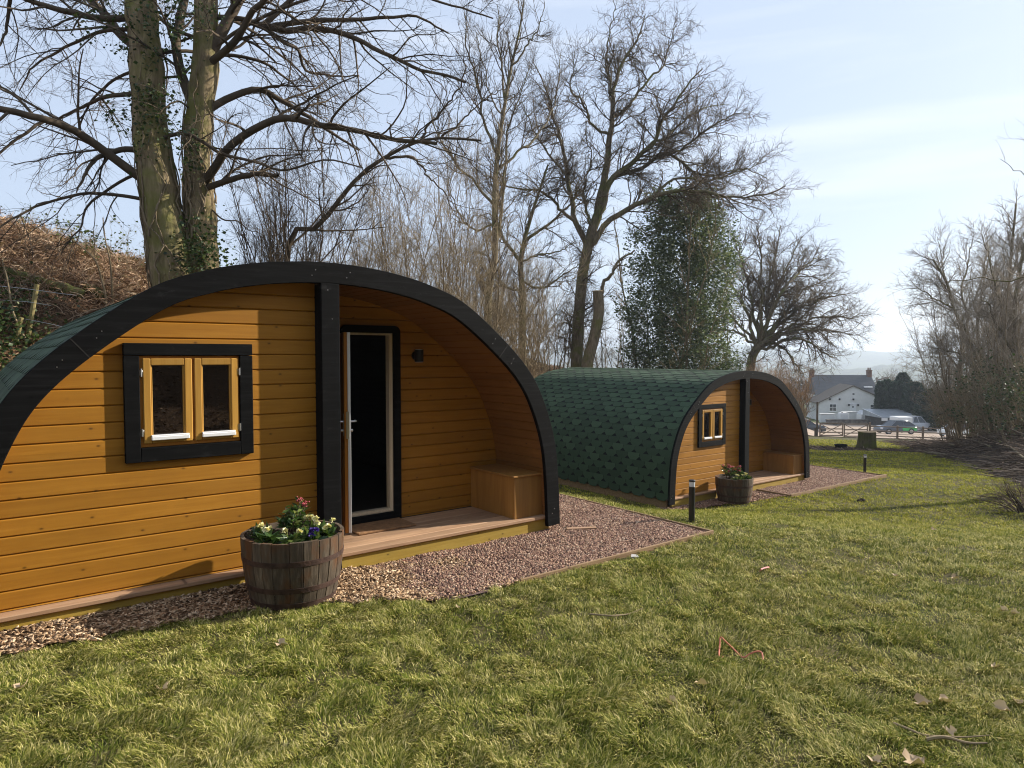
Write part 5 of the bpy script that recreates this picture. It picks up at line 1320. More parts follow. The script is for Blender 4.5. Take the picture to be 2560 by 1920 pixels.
# --- ground growth: bracken on the left bank, ivy, leaf litter, brushwood
def bracken():
    rng = np.random.default_rng(33); n = 110000; x = rng.uniform(-18, 3, n); y = rng.uniform(8, 27, n); s_ = bank_l(x, y); k = (s_ > .3) & (s_ < 15); x, y, s_ = x[k], y[k], s_[k]
    hi = sstep(1.6, 3.2, s_ + (vnoise(x, y, .9, 71) - .5) * 1.5); k = rng.random(len(x)) < .25 + .75 * hi; x, y, hi = x[k], y[k], hi[k]
    P = np.stack([x, y, gz(x, y)], -1); n = len(x)
    D = dirs(n, rng, .0, .9); L_ = rng.uniform(.15, .55, n) * (.45 + .55 * hi)
    Pt, Rd = grow(P, D, L_, np.full(n, .009), 4, .25, -.16, rng, .4); V1, F1 = tubes(Pt, Rd, 3)
    o = mesh_np('bracken', V1, F1, M['bracken']); tag(o, 'rusty dead bracken covering the upper left bank', 'bracken', kind='stuff')
    n = 70000; x = rng.uniform(-22, 8, n); y = rng.uniform(4, 34, n); s_ = bank_l(x, y); k = (s_ > -.1) & (s_ < 9); x, y = x[k], y[k]
    P = np.stack([x, y, gz(x, y) + .01], -1); V, F = leaves(P, dirs(len(P), rng, -.1, .6), rng.uniform(.05, .11, len(P)), rng, .6, .3, .3)
    o = mesh_np('leaf_litter', V, F, M['litter']); tag(o, 'brown fallen leaves over the left bank', 'leaf litter', kind='stuff')
    n = 90000; x = rng.uniform(-18, 3, n); y = rng.uniform(8, 27, n); s_ = bank_l(x, y); k = (s_ > 1.5 + 2 * vnoise(x, y, .9, 71)) & (s_ < 14); x, y = x[k], y[k]
    P = np.stack([x, y, gz(x, y) + rng.uniform(.02, .25, len(x))], -1); V, F = leaves(P, dirs(len(P), rng, -.3, .8), rng.uniform(.12, .34, len(P)), rng, .09, .3, .7)
    o = mesh_np('bracken', V, F, M['bracken']); tag(o, 'curled dry bracken fronds on the crest of the left bank', 'bracken', kind='stuff')
    n = 60000; x = rng.uniform(-4, 20, n); y = rng.uniform(-16, 12, n); r_ = bank_r(x, y); qb = bank_b(x, y); k = (qb > 7.4) & (qb < 18); x, y = x[k], y[k]
    P = np.stack([x, y, gz(x, y) + .01], -1); V, F = leaves(P, dirs(len(P), rng, -.1, .6), rng.uniform(.06, .12, len(P)), rng, .6, .3, .3)
    o = mesh_np('leaf_litter', V, F, M['litter']); tag(o, 'brown fallen leaves over the bank on the right', 'leaf litter', kind='stuff')
bracken()
def brushwood():
    rng = np.random.default_rng(35); n = 30000; x = rng.uniform(4, 32, n); y = rng.uniform(4, 46, n); m_ = mud_mask(x, y); r_ = bank_r(x, y)
    k = (m_ > .5) & (r_ < 9) & (y > 3); x, y, r_ = x[k], y[k], r_[k]; n = len(x)
    lift = np.where(r_ > 0, .45 * sstep(34, 20, y) * sstep(.3, 1.8, r_) * sstep(6, 2.5, r_), .02) * rng.uniform(.0, 1, n)
    P = np.stack([x, y, gz(x, y) + .01 + lift], -1); a = rng.normal(2.7, .55, n); D = np.stack([np.cos(a), np.sin(a), rng.normal(.0, .14, n)], -1)
    Pt, Rd = grow(P, D, rng.uniform(.2, 1.3, n) * (.4 + .6 * sstep(0, .8, r_)), rng.uniform(.004, .017, n), 4, .14, -.02, rng, .5); V, F = tubes(Pt, Rd, 4)
    o = mesh_np('brushwood', V, F, M['brush']); tag(o, 'dark brushwood and twigs heaped along the right edge of the lawn', 'brushwood', kind='stuff')
brushwood()
def log_v(pts, d, r0, r1, label, mat='bark_ash', name='log', group='logs and branches in the brushwood', lift=0.08):
    q = [hit(x * 1.1573, y * 1.1573, lift) if d is None else v(x, y, d) for x, y in pts]; b = np.mean(q, 0); mb = MB(); mb.tube([p_ - b for p_ in resample(catmull(q, 24), 16)], list(np.linspace(r0, r1, 17)), 8)
    o = mb.build(name, M[mat], None, True); o.location = tuple(b); tag(o, label, 'log' if name == 'log' else 'branch', group)
log_v([(1983, 966), (2020, 963), (2050, 960), (2068, 965)], None, .06, .05, 'long pale log lying across the churned ground beyond the stump')
log_v([(2000, 977), (2030, 981), (2052, 984)], None, .06, .05, 'short log at the far lawn edge below the long pale log')
log_v([(2120, 985), (2165, 995), (2212, 1004)], None, .05, .035, 'straight pale pole on the front of the brushwood heap')
log_v([(2135, 940), (2180, 965), (2212, 990)], None, .04, .03, 'thin pole slanting down the brushwood at the right', lift=.4)
log_v([(2060, 935), (2100, 950), (2140, 965)], None, .04, .03, 'grey branch across the middle of the brushwood heap', name='branch', lift=.35)
# near clump of cut stems at the right edge
t, P_, lv = shrub('brush_heap', 'nearest dark heap of cut stems at the right edge of the lawn', 'brush heap', base_of(*(hit(2235 * 1.1573, 1108 * 1.1573)[:2])), .75, 1.2, 40, .016, 130, M['brush'], M['brush'], sp(.4, .7, -.02, .2), base_r=.35, wob=.14, up=-.03)
# ivy patch at the far left
rng_ = np.random.default_rng(44); q = hit(28, 775 * 1.1573); n = 2600
x = q[0] + rng_.normal(-.25, .5, n); y = q[1] + rng_.normal(0, .45, n); z = gz(x, y) + rng_.uniform(0, .5, n) * np.exp(-((x - q[0] + .3) ** 2)); P_ = np.stack([x, y, z], -1)
t = thing('ivy', 'bushy green ivy patch at the left edge beside the near pod roof', 'ivy', tuple(P_.mean(0) * (1, 1, 0) + (0, 0, gzf(q[0], q[1])))); add_leaves(t, 'foliage', P_, rng_.uniform(.045, .08, n), M['ivy'], rng_)
# green brambles in the bracken
for k, (x, y, d, lb) in enumerate([(270, 620, 14.5, 'green bramble bush in the bracken left of the big tree'), (60, 580, 15.5, 'mossy green bramble near the left edge above the stakes')]):
    t, P_, lv = shrub('bramble', lb, 'bramble', vb(x, y, d), 1.0, .9, 24, .010, 140 + k, M['twig_pale'], M['twig_pale'], sp(.5, .8, -.04, .2), 'bramble tangles on the bank', up=-.02, wob=.15, base_r=.7)
    tips = np.concatenate([p_.reshape(-1, 3) for p_, _ in lv[1][0]]); tips = tips[RNG.integers(0, len(tips), 700)]; add_leaves(t, 'foliage', tips + RNG.normal(0, .06, tips.shape), RNG.uniform(.04, .08, len(tips)), M['bramble'], RNG)
# mossy log on the eroded bank, two stakes and wire
M['moss'] = bark_mat('mossy_log', (.03, .025, .015), (.08, .065, .04), (.085, .10, .02), 1.0, 3)
for pts, r_, lb in (([(-20, 592), (40, 602), (100, 617), (160, 634), (175, 642)], .13, 'mossy fallen log lying along the left bank'), ([(178, 622), (205, 630), (222, 645)], .11, 'short mossy log right of the long one on the bank')):
    q = [hit(max(x, 1) * 1.1573, y * 1.1573, .06) for x, y in pts]; b = np.mean(q, 0); mb = MB(); mb.tube([p_ - b for p_ in resample(catmull(q, 20), 14)], [r_ * random.uniform(.8, 1.15) for _ in range(15)], 10); o = mb.build('log', M['moss'], None, True); o.location = tuple(b); tag(o, lb, 'log', 'mossy logs on the left bank')
M['stake'] = wood_mat('fence_stake', (.20, .16, .06), (.33, .27, .11), (.42, .36, .17), 'z', .8, knots=False)
for tp, bt, r_, lb in (((80, 614), (60, 730), .036, 'taller greenish wooden stake leaning right on the left bank'), ((46, 686), (34, 742), .036, 'short wooden stake in front of the taller one')):
    b = hit(bt[0] * 1.1573, bt[1] * 1.1573); a = v(*tp, b[1]); b = b - (a - b) * .12; b0 = b.copy(); mb = MB(); mb.tube([b - b0, a - b0], [r_, r_ * .95], 10); o = mb.build('fence_stake', M['stake']); o.location = tuple(b0); tag(o, lb, 'stake', 'wooden fence stakes on the left bank')
mb = MB(); DW = hit(60 * 1.1573, 730 * 1.1573)[1] - .05; q0 = v(0, 618, DW)
for pts in (([(-30, 615), (40, 622), (80, 627), (130, 634), (165, 638)]), ([(-30, 684), (34, 686), (70, 692), (110, 700), (135, 706)]), ([(0, 648), (60, 652), (110, 660)])):
    mb.tube([v(x, y, DW) - q0 for x, y in pts], .0035, 4)
o = mb.build('fence_wire', M['steel']); o.location = tuple(q0); tag(o, 'sagging strands of old wire between the stakes on the left bank', 'wire')

# --- trees on the bank behind the viewer (seen mirrored in the window panes)
for k, (q_, a_) in enumerate([(9.5, 1.5), (10.5, -3.5), (12.0, 5.0), (11.0, -8.5), (13.5, 0.5), (14.0, -5.5)]):
    x = POD1['loc'][0] + .669 * q_ + .743 * a_; y = POD1['loc'][1] - .743 * q_ + .669 * a_; b = np.array(base_of(x, y)); rng_ = np.random.default_rng(300 + k); hh = rng_.uniform(7, 10)
    main = [([b, b + (rng_.normal(0, .2), rng_.normal(0, .2), hh * .35), b + (rng_.normal(0, .4), rng_.normal(0, .4), hh * .7), b + (rng_.normal(0, .6), rng_.normal(0, .6), hh)], .17, .03)]
    for j in range(7):
        s0 = b + (0, 0, hh * rng_.uniform(.35, .8)); d_ = np.array([rng_.normal(), rng_.normal(), .7]); d_ /= np.linalg.norm(d_); main.append(([s0, s0 + d_ * 1.2, s0 + d_ * 2.4 + (0, 0, .4)], .06, .015))
    build_tree('tree', ['straight trunk facing the window of the near pod from the leafy bank', 'bare tree on the leafy bank behind the viewer, second from the window side', 'bare tree high on the bank at the right behind the viewer', 'bare tree at the far end of the bank behind the viewer', 'bare tree in the middle of the bank crest behind the viewer', 'bare tree on the bank crest behind the second one'][k], 'tree', tuple(b), main, sp(1.6, .9, .04, .16, third=False), M['bark_ash'], M['twig'], 310 + k, 'bare trees on the leafy bank behind the viewer')
# ------------------------------------------------------------------ stump and fire bowl
q = hit(1980 + 690 * .2713, 850 + 1002 * .2713); su = q[1] / FPX
t = thing('tree_stump', 'wide mossy tree stump standing on the far side of the lawn', 'tree stump', tuple(q))
h = 158 * .2713 * su; rt = 74 * .2713 * su
mb = MB(); fn = lambda a, z: 1 + .05 * sin(3 * a + 1) + .04 * sin(7 * a) + .12 * max(0, 1 - z / .35) * (sin(5 * a) > .2)
mb.lathe([(rt * 1.24, -.1), (rt * 1.16, .05), (rt * 1.07, h * .3), (rt * 1.03, h * .65), (rt, h - .01)], 30, (0, 0, 0), 0, False, fn); mb.build('trunk', M['bark_stump'], t, True)
mb = MB(); mb.lathe([(rt * .99, h - .012), (rt * .97, h + .004), (rt * .4, h + .012)], 30, (0, 0, 0), 0, True, fn); mb.build('cut_face', M['twig_pale'], t)
q = hit(1980 + 450 * .2713, 850 + 1000 * .2713); t = thing('fire_bowl', 'low black fire bowl on the bare earth left of the stump', 'fire bowl', tuple(q)); 
mb = MB(); mb.lathe([(.12, .05), (.25, .09), (.30, .19), (.288, .195), (.24, .11)], 20); 
for k in range(3): a = k * 2.1; mb.tube([(.22 * cos(a), .22 * sin(a), .1), (.30 * cos(a), .30 * sin(a), -.02)], .02, 6)
mb.build('bowl', M['felt'], t, True)
# ------------------------------------------------------------------ rail fence and field gates
DF = 68.0
def fz(x, y): return gzf(x, y)
def p4(x, y, d): return z4(x, y, d)
M['rail'] = wood_mat('weathered_rail', (.16, .105, .065), (.25, .175, .115), (.33, .245, .17), 'x', .8, knots=False)
fence = thing('rail_fence', 'weathered post and rail fence running right from the field gates', 'fence', (*p4(715, 900, DF)[:2], fz(*p4(715, 900, DF)[:2])))
FB = np.array(fence.location); prev = None
posts = [(715, DF, 1.42), (970, DF - .5, 1.2), (1205, DF - 1.5, 1.2), (1432, DF - 4, 1.2), (1650, DF - 12, 1.2)]
tops = []
for x, d, hh in posts:
    w = p4(x, 915, d); g = fz(w[0], w[1]); mb = MB(); mb.box(-.075, .075, -.06, .06, -.3, hh, .012); o = mb.build('post', M['rail'], fence); o.location = (w[0] - FB[0], w[1] - FB[1], g - FB[2]); tops.append(np.array((w[0], w[1], g)))
for a, b in zip(tops[:-1], tops[1:]):
    for hh in (.25, .66, 1.07):
        mb = MB(); mb.tube([a - FB + (0, -.07, hh), (a + b) / 2 - FB + (0, -.07, hh + random.uniform(-.03, .03)), b - FB + (0, -.07, hh)], [.055, .05, .055], 6); mb.build('rail', M['rail'], fence)
for x, hh, r_, lb in ((229, 3.1, .09, 'tall thin dark gate post at the left of the field gates'), (216, .75, .10, 'short black post beside the tall dark gate post')):
    w = p4(x, 885, DF); mb = MB(); mb.lathe([(r_, -.3), (r_, hh - .03), (r_ * .7, hh)], 12); o = mb.build('gate_post', M['twig_dark'], None, True); o.location = (w[0], w[1], fz(w[0], w[1])); tag(o, lb, 'gate post', 'posts at the left of the field gates')
for xa, xb, lb in ((252, 470, 'left wooden field gate with a cross brace'), (476, 698, 'right wooden field gate with a cross brace')):
    a, b = p4(xa, 900, DF), p4(xb, 900, DF); W_ = b[0] - a[0]; g = (fz(a[0], a[1]) + fz(b[0], b[1])) / 2; t = thing('field_gate', lb, 'gate', (a[0], a[1], g + .08), 0, 'pair of wooden field gates')
    mb = MB(); mb.box(0, .09, -.04, .04, 0, 1.2, .008); mb.box(W_ - .09, W_, -.04, .04, 0, 1.2, .008)
    mb.build('stile', M['rail'], t)
    for z in (.02, .30, .60, 1.1):
        mb = MB(); mb.box(.0905, W_ - .0905, -.03, .03, z, z + .09, .006); mb.build('bar', M['rail'], t)
    for s_ in (0, 1):
        mb = MB(); mb.tube([(.09, -.045, .1 if s_ else 1.08), (W_ - .09, -.045, 1.08 if s_ else .1)], .035, 6); mb.build('brace', M['rail'], t)
# ------------------------------------------------------------------ parking area
M['track'] = ground_mat('track_gravel', [(.3, (.22, .165, .125)), (.5, (.34, .265, .205)), (.7, (.44, .36, .29))], .3, 4, .2)
gx = np.linspace(8, 52, 60); gy = np.linspace(60.0, 93, 60); X, Y = np.meshgrid(gx, gy, indexing='ij'); Z = gz(X, Y) + .06; i = np.arange(3600).reshape(60, 60)
o = mesh_np('driveway', np.stack([X, Y, Z], -1), np.stack([i[:-1, :-1], i[1:, :-1], i[1:, 1:], i[:-1, 1:]], -1).reshape(-1, 4), M['track'], smooth=True); tag(o, kind='structure')
# ------------------------------------------------------------------ cars
def paint(name, col, rough=.25):
    m, nt, bs = new_mat(name); bs.inputs['Base Color'].default_value = (*col, 1); bs.inputs['Roughness'].default_value = rough; bs.inputs['Specular IOR Level'].default_value = .5; bs.inputs['Coat Weight'].default_value = .6; bs.inputs['Coat Roughness'].default_value = .08; return m
M['carglass'] = plain('car_window', (.03, .035, .04), .06, spec=.7); M['tyre'] = plain('tyre_rubber', (.015, .015, .015), .8); M['rim'] = plain('wheel_rim', (.45, .45, .47), .35, .8); M['lampglass'] = plain('headlamp', (.7, .7, .72), .15, spec=.7); M['redlamp'] = plain('tail_lamp', (.35, .02, .02), .2)
def loft_x(mb, secs, mi=0):
    """secs: list of (x, half width bottom, half width top, z bottom, z top)"""
    vs = []
    for x, wb, wt, zb, zt in secs:
        vs += [(x, -wb, zb), (x, -wb * 1.0 - .0, zb + (zt - zb) * .5), (x, -wt, zt), (x, wt, zt), (x, wb, zb + (zt - zb) * .5), (x, wb, zb)]
    fs = [tuple(range(5, -1, -1)), tuple((len(secs) - 1) * 6 + k for k in range(6))]
    for i in range(len(secs) - 1):
        for k in range(6): fs.append((i * 6 + k, i * 6 + (k + 1) % 6, (i + 1) * 6 + (k + 1) % 6, (i + 1) * 6 + k))
    mb.add(vs, fs, mi)
def car(loc, rz, label, col, style='hatch', rear=None):
    t = thing('parked_car', label, 'pickup' if style == 'pickup' else 'car', loc, rz, 'vehicles parked beyond the field gates'); pm = paint('paint_' + label.split()[0], col)
    mb = MB(); Ln = 5.1 if style == 'pickup' else 4.2; k = Ln / 4.2; zt = 1.0 if style == 'pickup' else .88
    loft_x(mb, [(0, .62, .58, .38, .62), (.06 * k, .80, .74, .26, .74), (.5 * k, .87, .80, .22, zt - .06), (1.15 * k, .88, .82, .22, zt), (3.5 * k, .88, .82, .22, zt + .03), (4.05 * k, .86, .8, .25, zt + .02), (4.2 * k, .76, .7, .4, zt - .08)])
    mb.build('body', pm, t, True)
    if rear:
        mb = MB(); mb.box(2.35, 4.02, -.895, .895, .36, .80, .05); mb.build('rear_panel', paint('paint_rear', rear), t, True)
    if style == 'pickup':
        cab = [(1.45, 2.0, .93), (2.05, 3.05, 1.72)]; xs = (1.45, 2.02, 2.9, 3.12)
    else: xs = (1.05, 1.75, 3.15, 3.95)
    zr = 1.72 if style == 'pickup' else 1.42; z0 = zt - .02
    mb = MB(); vs = []
    for x, w, z in ((xs[0], .78, z0), (xs[3], .78, z0), (xs[2], .62, zr - .01), (xs[1], .62, zr - .01)): vs += [(x, -w, z), (x, w, z)]
    mb.add(vs, [(0, 2, 4, 6), (1, 7, 5, 3), (0, 6, 7, 1), (2, 3, 5, 4), (6, 4, 5, 7), (0, 1, 3, 2)]); mb.build('window', M['carglass'], t)
    mb = MB(); mb.box(xs[1] - .03, xs[2] + .03, -.635, .635, zr - .03, zr + .03, .025)
    for a, b in ((xs[0], xs[1]), (xs[3], xs[2]), ((xs[0] + xs[3]) / 2 + .05, (xs[1] + xs[2]) / 2 + .05)):
        for s_ in (-1, 1): mb.tube([(a, s_ * .785, z0), (b, s_ * .63, zr - .01)], .04, 6)
    mb.build('roof', pm, t, True)
    if style == 'pickup': mb = MB(); mb.box(3.16, 5.05, -.84, .84, .98, 1.70, .06); mb.build('canopy', M['white'], t)
    for x in (.8 * k, 3.35 * k):
        for s_ in (-1, 1):
            mb = MB(); mb.tube([(x, s_ * .70, .32), (x, s_ * .90, .32)], .32, 18); w_ = mb.build('wheel', M['tyre'], t, True); mb = MB(); mb.tube([(x, s_ * .88, .32), (x, s_ * .906, .32)], .2, 14); mb.build('rim', M['rim'], w_)
    for s_ in (-1, 1):
        mb = MB(); mb.box(.0, .2, s_ * .70 - .12, s_ * .70 + .12, .60, .72, .03); mb.build('headlight', M['lampglass'], t)
        mb = MB(); mb.box(4.13 * k, 4.2 * k + .01, s_ * .66 - .09, s_ * .66 + .09, .62, .84, .02); mb.build('tail_light', M['redlamp'], t)
def cl(x, y, d, front_left=True, L_=4.2):
    w = z4(x, y, d); return w
w = z4(782, 868, 84); car((w[0], w[1], fz(w[0], w[1]) + .06), R(4), 'dark grey hatchback with a bright green rear half', (.09, .10, .12), 'hatch', (.05, .45, .12))
w = z4(1300, 850, 93); car((w[0], w[1], fz(w[0], w[1]) + .06), R(184), 'silver pickup with a white load canopy behind the green-tailed hatchback', (.42, .44, .48), 'pickup')
w = z4(292, 838, 78); car((w[0], w[1], fz(w[0], w[1]) + .06), R(176), 'dark car half hidden behind the arch of the farther pod', (.05, .055, .06), 'hatch')
w = z4(1400, 850, 76); car((w[0], w[1], fz(w[0], w[1]) + .06), R(20), 'white car mostly hidden behind the pale leaning trunk', (.75, .78, .75), 'hatch')
# ------------------------------------------------------------------ house
DH = 115.0; hb = z4(520, 742, DH); hz_ = fz(hb[0], hb[1])
HO = np.array((hb[0], hb[1], min(hb[2], hz_ + .3)))
M['render'] = plain('white_render', (.70, .69, .66), .8, nscale=1.5, namt=.06); M['slate'] = wood_mat('grey_slate', (.06, .062, .068), (.10, .10, .105), (.15, .15, .15), 'x', .7, knots=False, gscale=.4); M['tile'] = wood_mat('brown_roof_tile', (.10, .08, .06), (.155, .125, .095), (.2, .165, .13), 'x', .8, knots=False, gscale=.4)
M['brick'] = plain('chimney_brick', (.16, .085, .06), .9, nscale=3, namt=.3); M['winglass'] = plain('house_window_glass', (.03, .035, .045), .05, spec=.8)
house = thing('house', 'white rendered house with a grey slate roof and twin chimneys beyond the car park', 'house', tuple(HO), R(-11))
u_ = .01625
def hx(x): return (x - 520) * u_
def hm(x): return hx(x) * 1.08 + 2.45
def hzv(y): return (742 - y) * u_
lx0, lx1, ax = hx(265), hx(780), hx(555); zl, zr_, za = hzv(580), hzv(528), hzv(424)
mb = MB(); mb.prism_y([(lx0, -1.5), (lx1, -1.5), (lx1, zr_), (ax, za), (lx0, zl)], 0, 6.5)
mb.prism_y([(hm(198), -1.5), (hm(735), -1.5), (hm(735), 3.7), (hm(198), 3.7)], 6.51, 13.0); mb.build('wall', M['render'], house)
def slab(mb, p, q, y0, y1, th=.14):
    (x0, z0), (x1, z1) = p, q; L_ = math.hypot(x1 - x0, z1 - z0); nx, nz = -(z1 - z0) / L_ * th, (x1 - x0) / L_ * th
    if nz < 0: nx, nz = -nx, -nz
    mb.prism_y([(x0, z0), (x1, z1), (x1 + nx, z1 + nz), (x0 + nx, z0 + nz)], y0, y1)
mb = MB(); k = (za - zl) / (ax - lx0); slab(mb, (lx0 - .35, zl - .35 * k + .02), (ax, za + .02), -.25, 7.0); k2 = (za - zr_) / (lx1 - ax); slab(mb, (ax + .01, za + .02), (lx1 + .3, zr_ - .3 * k2 + .02), -.25, 7.0)
mb.build('wing_roof', M['tile'], house)
mb = MB(); n_ = 6.3
vs = [(hm(192), 6.2, 3.5), (hm(742), 6.2, 3.5), (hm(716), 9.8, n_ + .3), (hm(197), 9.8, n_ + .3), (hm(192), 13.3, 3.5), (hm(742), 13.3, 3.5)]
mb.add(vs, [(0, 1, 2, 3), (3, 2, 5, 4), (0, 3, 4), (1, 5, 2), (0, 4, 5, 1)]); roof = mb.build('roof', M['slate'], house)
for x in (206, 702):
    mb = MB(); mb.box(hm(x) - .32, hm(x) + .32, 9.4, 10.2, 5.5, n_ + 1.15, .03); mb.box(hm(x) - .38, hm(x) + .38, 9.34, 10.26, n_ + 1.0, n_ + 1.1, .02)
    for s_ in (-.15, .15): mb.lathe([(.11, 0), (.09, .35)], 10, (hm(x) + s_, 9.8, n_ + 1.15))
    mb.build('chimney', M['brick'], roof)
for x in (640, 675): mb = MB(); y_ = 7.4; zz = 3.5 + (7.4 - 6.2) / 3.6 * (n_ - 3.2); mb.box(hm(x) - .28, hm(x) + .28, y_ - .15, y_ + .5, zz + .1, zz + .32, .03); mb.build('skylight', M['alu'], roof)
def hwin(x0, x1, y0, y1, nm='window'):
    a, b, c, d = hx(x0), hx(x1), hzv(y1), hzv(y0)
    mb = MB(); ring_xz(mb, [(a - .08, c - .08), (b + .08, c - .08), (b + .08, d + .08), (a - .08, d + .08)], [(a, c), (b, c), (b, d), (a, d)], -.06, .04); mb.box((a + b) / 2 - .03, (a + b) / 2 + .03, -.05, .0, c, d); mb.box(a, b, -.052, .0, (c + d) / 2 - .03, (c + d) / 2 + .03)
    mb.box(a - .15, b + .15, -.14, .0, c - .16, c - .085, .01); o = mb.build(nm, M['white'], house); mb = MB(); mb.box(a, b, -.03, -.01, c, d); mb.build('pane', M['winglass'], o)
hwin(356, 410, 594, 654); hwin(706, 764, 594, 640)
mb = MB(); mb.box(hx(530), hx(582), -.05, .02, hzv(690), hzv(590), .01); mb.box(hx(527), hx(585), -.09, .0, hzv(588), hzv(582), .01); d_ = mb.build('door', M['alu'], house); mb = MB(); mb.box(hx(550), hx(562), -.07, -.05, hzv(622), hzv(608), .01); mb.build('handle', M['blackmetal'], d_)
for x in (519, 598, 438, 557, 356): mb = MB(); y_ = 597 if x in (519, 598) else 545; mb.box(hx(x) - .11, hx(x) + .11, -.25, .0, hzv(y_ + 8), hzv(y_ - 8), .03); mb.build('wall_lamp', M['blackmetal'], house)
mb = MB(); mb.box(hx(550), hx(566), -.08, .02, hzv(502), hzv(490), .02); mb.build('gable_vent', M['blackmetal'], house)
# yard in front of the house
def yard(name, label, cat, x0, x1, y0, y1, d, th, mat, cap=True):
    a, b = z4(x0, y1, d), z4(x1, y1, d); tp = z4(x0, y0, d)[2]; g = min(fz(a[0], d), fz(b[0], d)) - .3
    mb = MB(); mb.box(0, b[0] - a[0], 0, th, g - a[2], tp - a[2], .03)
    if cap: mb.box(-.06, b[0] - a[0] + .06, -.06, th + .06, tp - a[2] + .003, tp - a[2] + .08, .02)
    o = mb.build(name, mat); o.location = tuple(a); tag(o, label, cat)
M['rubble'] = plain('stone_walling', (.14, .12, .10), .9, nscale=2.5, namt=.6, bmp=1, bsc=4)
yard('garden_wall', 'low dark stone wall in front of the white house', 'wall', 325, 800, 738, 775, 104, .5, M['rubble'])
yard('garden_wall', 'pale rendered yard wall below the left window of the house', 'wall', 262, 395, 684, 740, 108, .4, M['render'])
yard('garden_wall', 'white terrace wall below the door of the house', 'wall', 462, 640, 664, 745, 110, .4, M['render'])
a = z4(450, 735, 106); t = thing('oil_tank', 'pale square oil tank in the yard before the house', 'tank', tuple(a)); mb = MB(); mb.box(0, 1.15, 0, 1.0, -.2, .85, .06); mb.box(.05, 1.1, .05, .95, .85, .95, .04); mb.build('tank', M['render'], t); mb = MB(); mb.lathe([(.12, 0), (.12, .08)], 10, (.4, .5, .95)); mb.build('cap', M['blackmetal'], t)
a = z4(640, 720, 107); t = thing('greenhouse', 'small glazed lean-to beside the terrace wall of the house', 'greenhouse', tuple(a)); mb = MB(); mb.box(0, 2.0, 0, 1.4, -.3, .5, .02); mb.build('wall', M['render'], t); mb = MB(); mb.add([(0, 0, .5), (2, 0, .5), (1.8, .7, 1.1), (.1, .7, 1.1), (0, 1.4, .5), (2, 1.4, .5)], [(0, 1, 2, 3), (3, 2, 5, 4), (0, 3, 4), (1, 5, 2)]); mb.build('glazing', M['lens'], t)
# shed
a = z4(830, 800, 100); g = fz(a[0] + 3, a[1]); t = thing('shed', 'long low shed with a shallow grey roof beside the dark conifers', 'shed', (a[0], a[1], g)); W_ = 330 * .2713 / 1920 * 100
zt = z4(830, 712, 100)[2] - g; zb = z4(830, 645, 103)[2] - g
M['shedwall'] = plain('dark_shed_wall', (.05, .042, .038), .9, nscale=3, namt=.3); M['sheet'] = plain('grey_sheet_roof', (.30, .32, .34), .45, .3, nscale=2, namt=.2)
mb = MB(); mb.box(.1, W_, .3, 4.5, -.4, zt - .02); mb.build('wall', M['shedwall'], t)
mb = MB(); mb.add([(-.1, -.1, zt), (W_ + .2, -.1, zt), (W_ + .2, 4.8, zb), (-.1, 4.8, zb), (-.1, -.1, zt - .1), (W_ + .2, -.1, zt - .1), (W_ + .2, 4.8, zt - .1), (-.1, 4.8, zt - .1)], [(0, 1, 2, 3), (0, 4, 5, 1), (1, 5, 6, 2), (0, 3, 7, 4), (2, 6, 7, 3)]); mb.build('roof', M['sheet'], t)
mb = MB(); mb.add([(-.15, -.18, zt + .02), (-.05, -.18, zt + .02), (-.05, 4.85, zb + .03), (-.15, 4.85, zb + .03)], [(0, 1, 2, 3)]); mb.box(-.15, .6, -.2, -.1, zt - .45, zt - .1); mb.build('gable_board', M['white'], t)
# ------------------------------------------------------------------ conifers and far trees
def conifer(x, yb, yt, d, wv, label, seed, group, cone=.5):
    rng = np.random.default_rng(seed); a = z4(x, yb, d); g = fz(a[0], a[1]); top = z4(x, yt, d)[2]; h = top - g; w_ = wv * .2713 / 1920 * d / 2
    t = thing('conifer', label, 'conifer', (a[0], a[1], g), 0, group); mb = MB(); mb.tube([(0, 0, -.2), (0, 0, h * .5), (0, 0, h * .95)], [w_ * .18, w_ * .1, .02], 7); mb.build('trunk', M['twig_dark'], t)
    n = 6500; u = rng.random(n) ** .8; an = rng.uniform(0, 2 * pi, n); lump = .8 + .4 * vnoise(an * 2, u * h, .9, seed)
    rr = w_ * np.interp(u, [0, .08, .5, .85, 1], [.85, 1, 1 - .25 * cone, 1 - .75 * cone, .05]) * lump * np.sqrt(rng.uniform(.5, 1, n)); P = np.stack([np.cos(an) * rr, np.sin(an) * rr, u * h], -1)
    D = np.stack([np.cos(an), np.sin(an), rng.uniform(.2, 1.2, n)], -1); V, F = leaves(P, D, rng.uniform(.25, .55, n), rng, .45, .3, .1); mesh_np('foliage', V, F, M['conifer'], t)
CG = 'columnar conifers beside the house'
conifer(812, 770, 392, 106, 75, 'leftmost columnar conifer, closest to the house', 201, CG, .35); conifer(868, 770, 378, 107, 75, 'second columnar conifer from the house', 202, CG, .35); conifer(925, 770, 395, 108, 80, 'third columnar conifer from the house', 203, CG, .35)
conifer(985, 770, 400, 106, 90, 'columnar conifer behind the left of the shed roof', 204, CG, .35)
CB = 'broad dark conifers behind the shed'
conifer(1010, 770, 312, 112, 230, 'tallest broad conifer behind the columnar ones', 205, CB, .75); conifer(1130, 780, 400, 104, 240, 'broad conifer behind the middle of the shed', 206, CB, .6); conifer(1270, 800, 470, 98, 260, 'broad conifer behind the pickup', 207, CB, .6); conifer(1390, 800, 540, 92, 230, 'low broad conifer behind the white car', 208, CB, .5)
GF = 'far bare trees beyond the house'
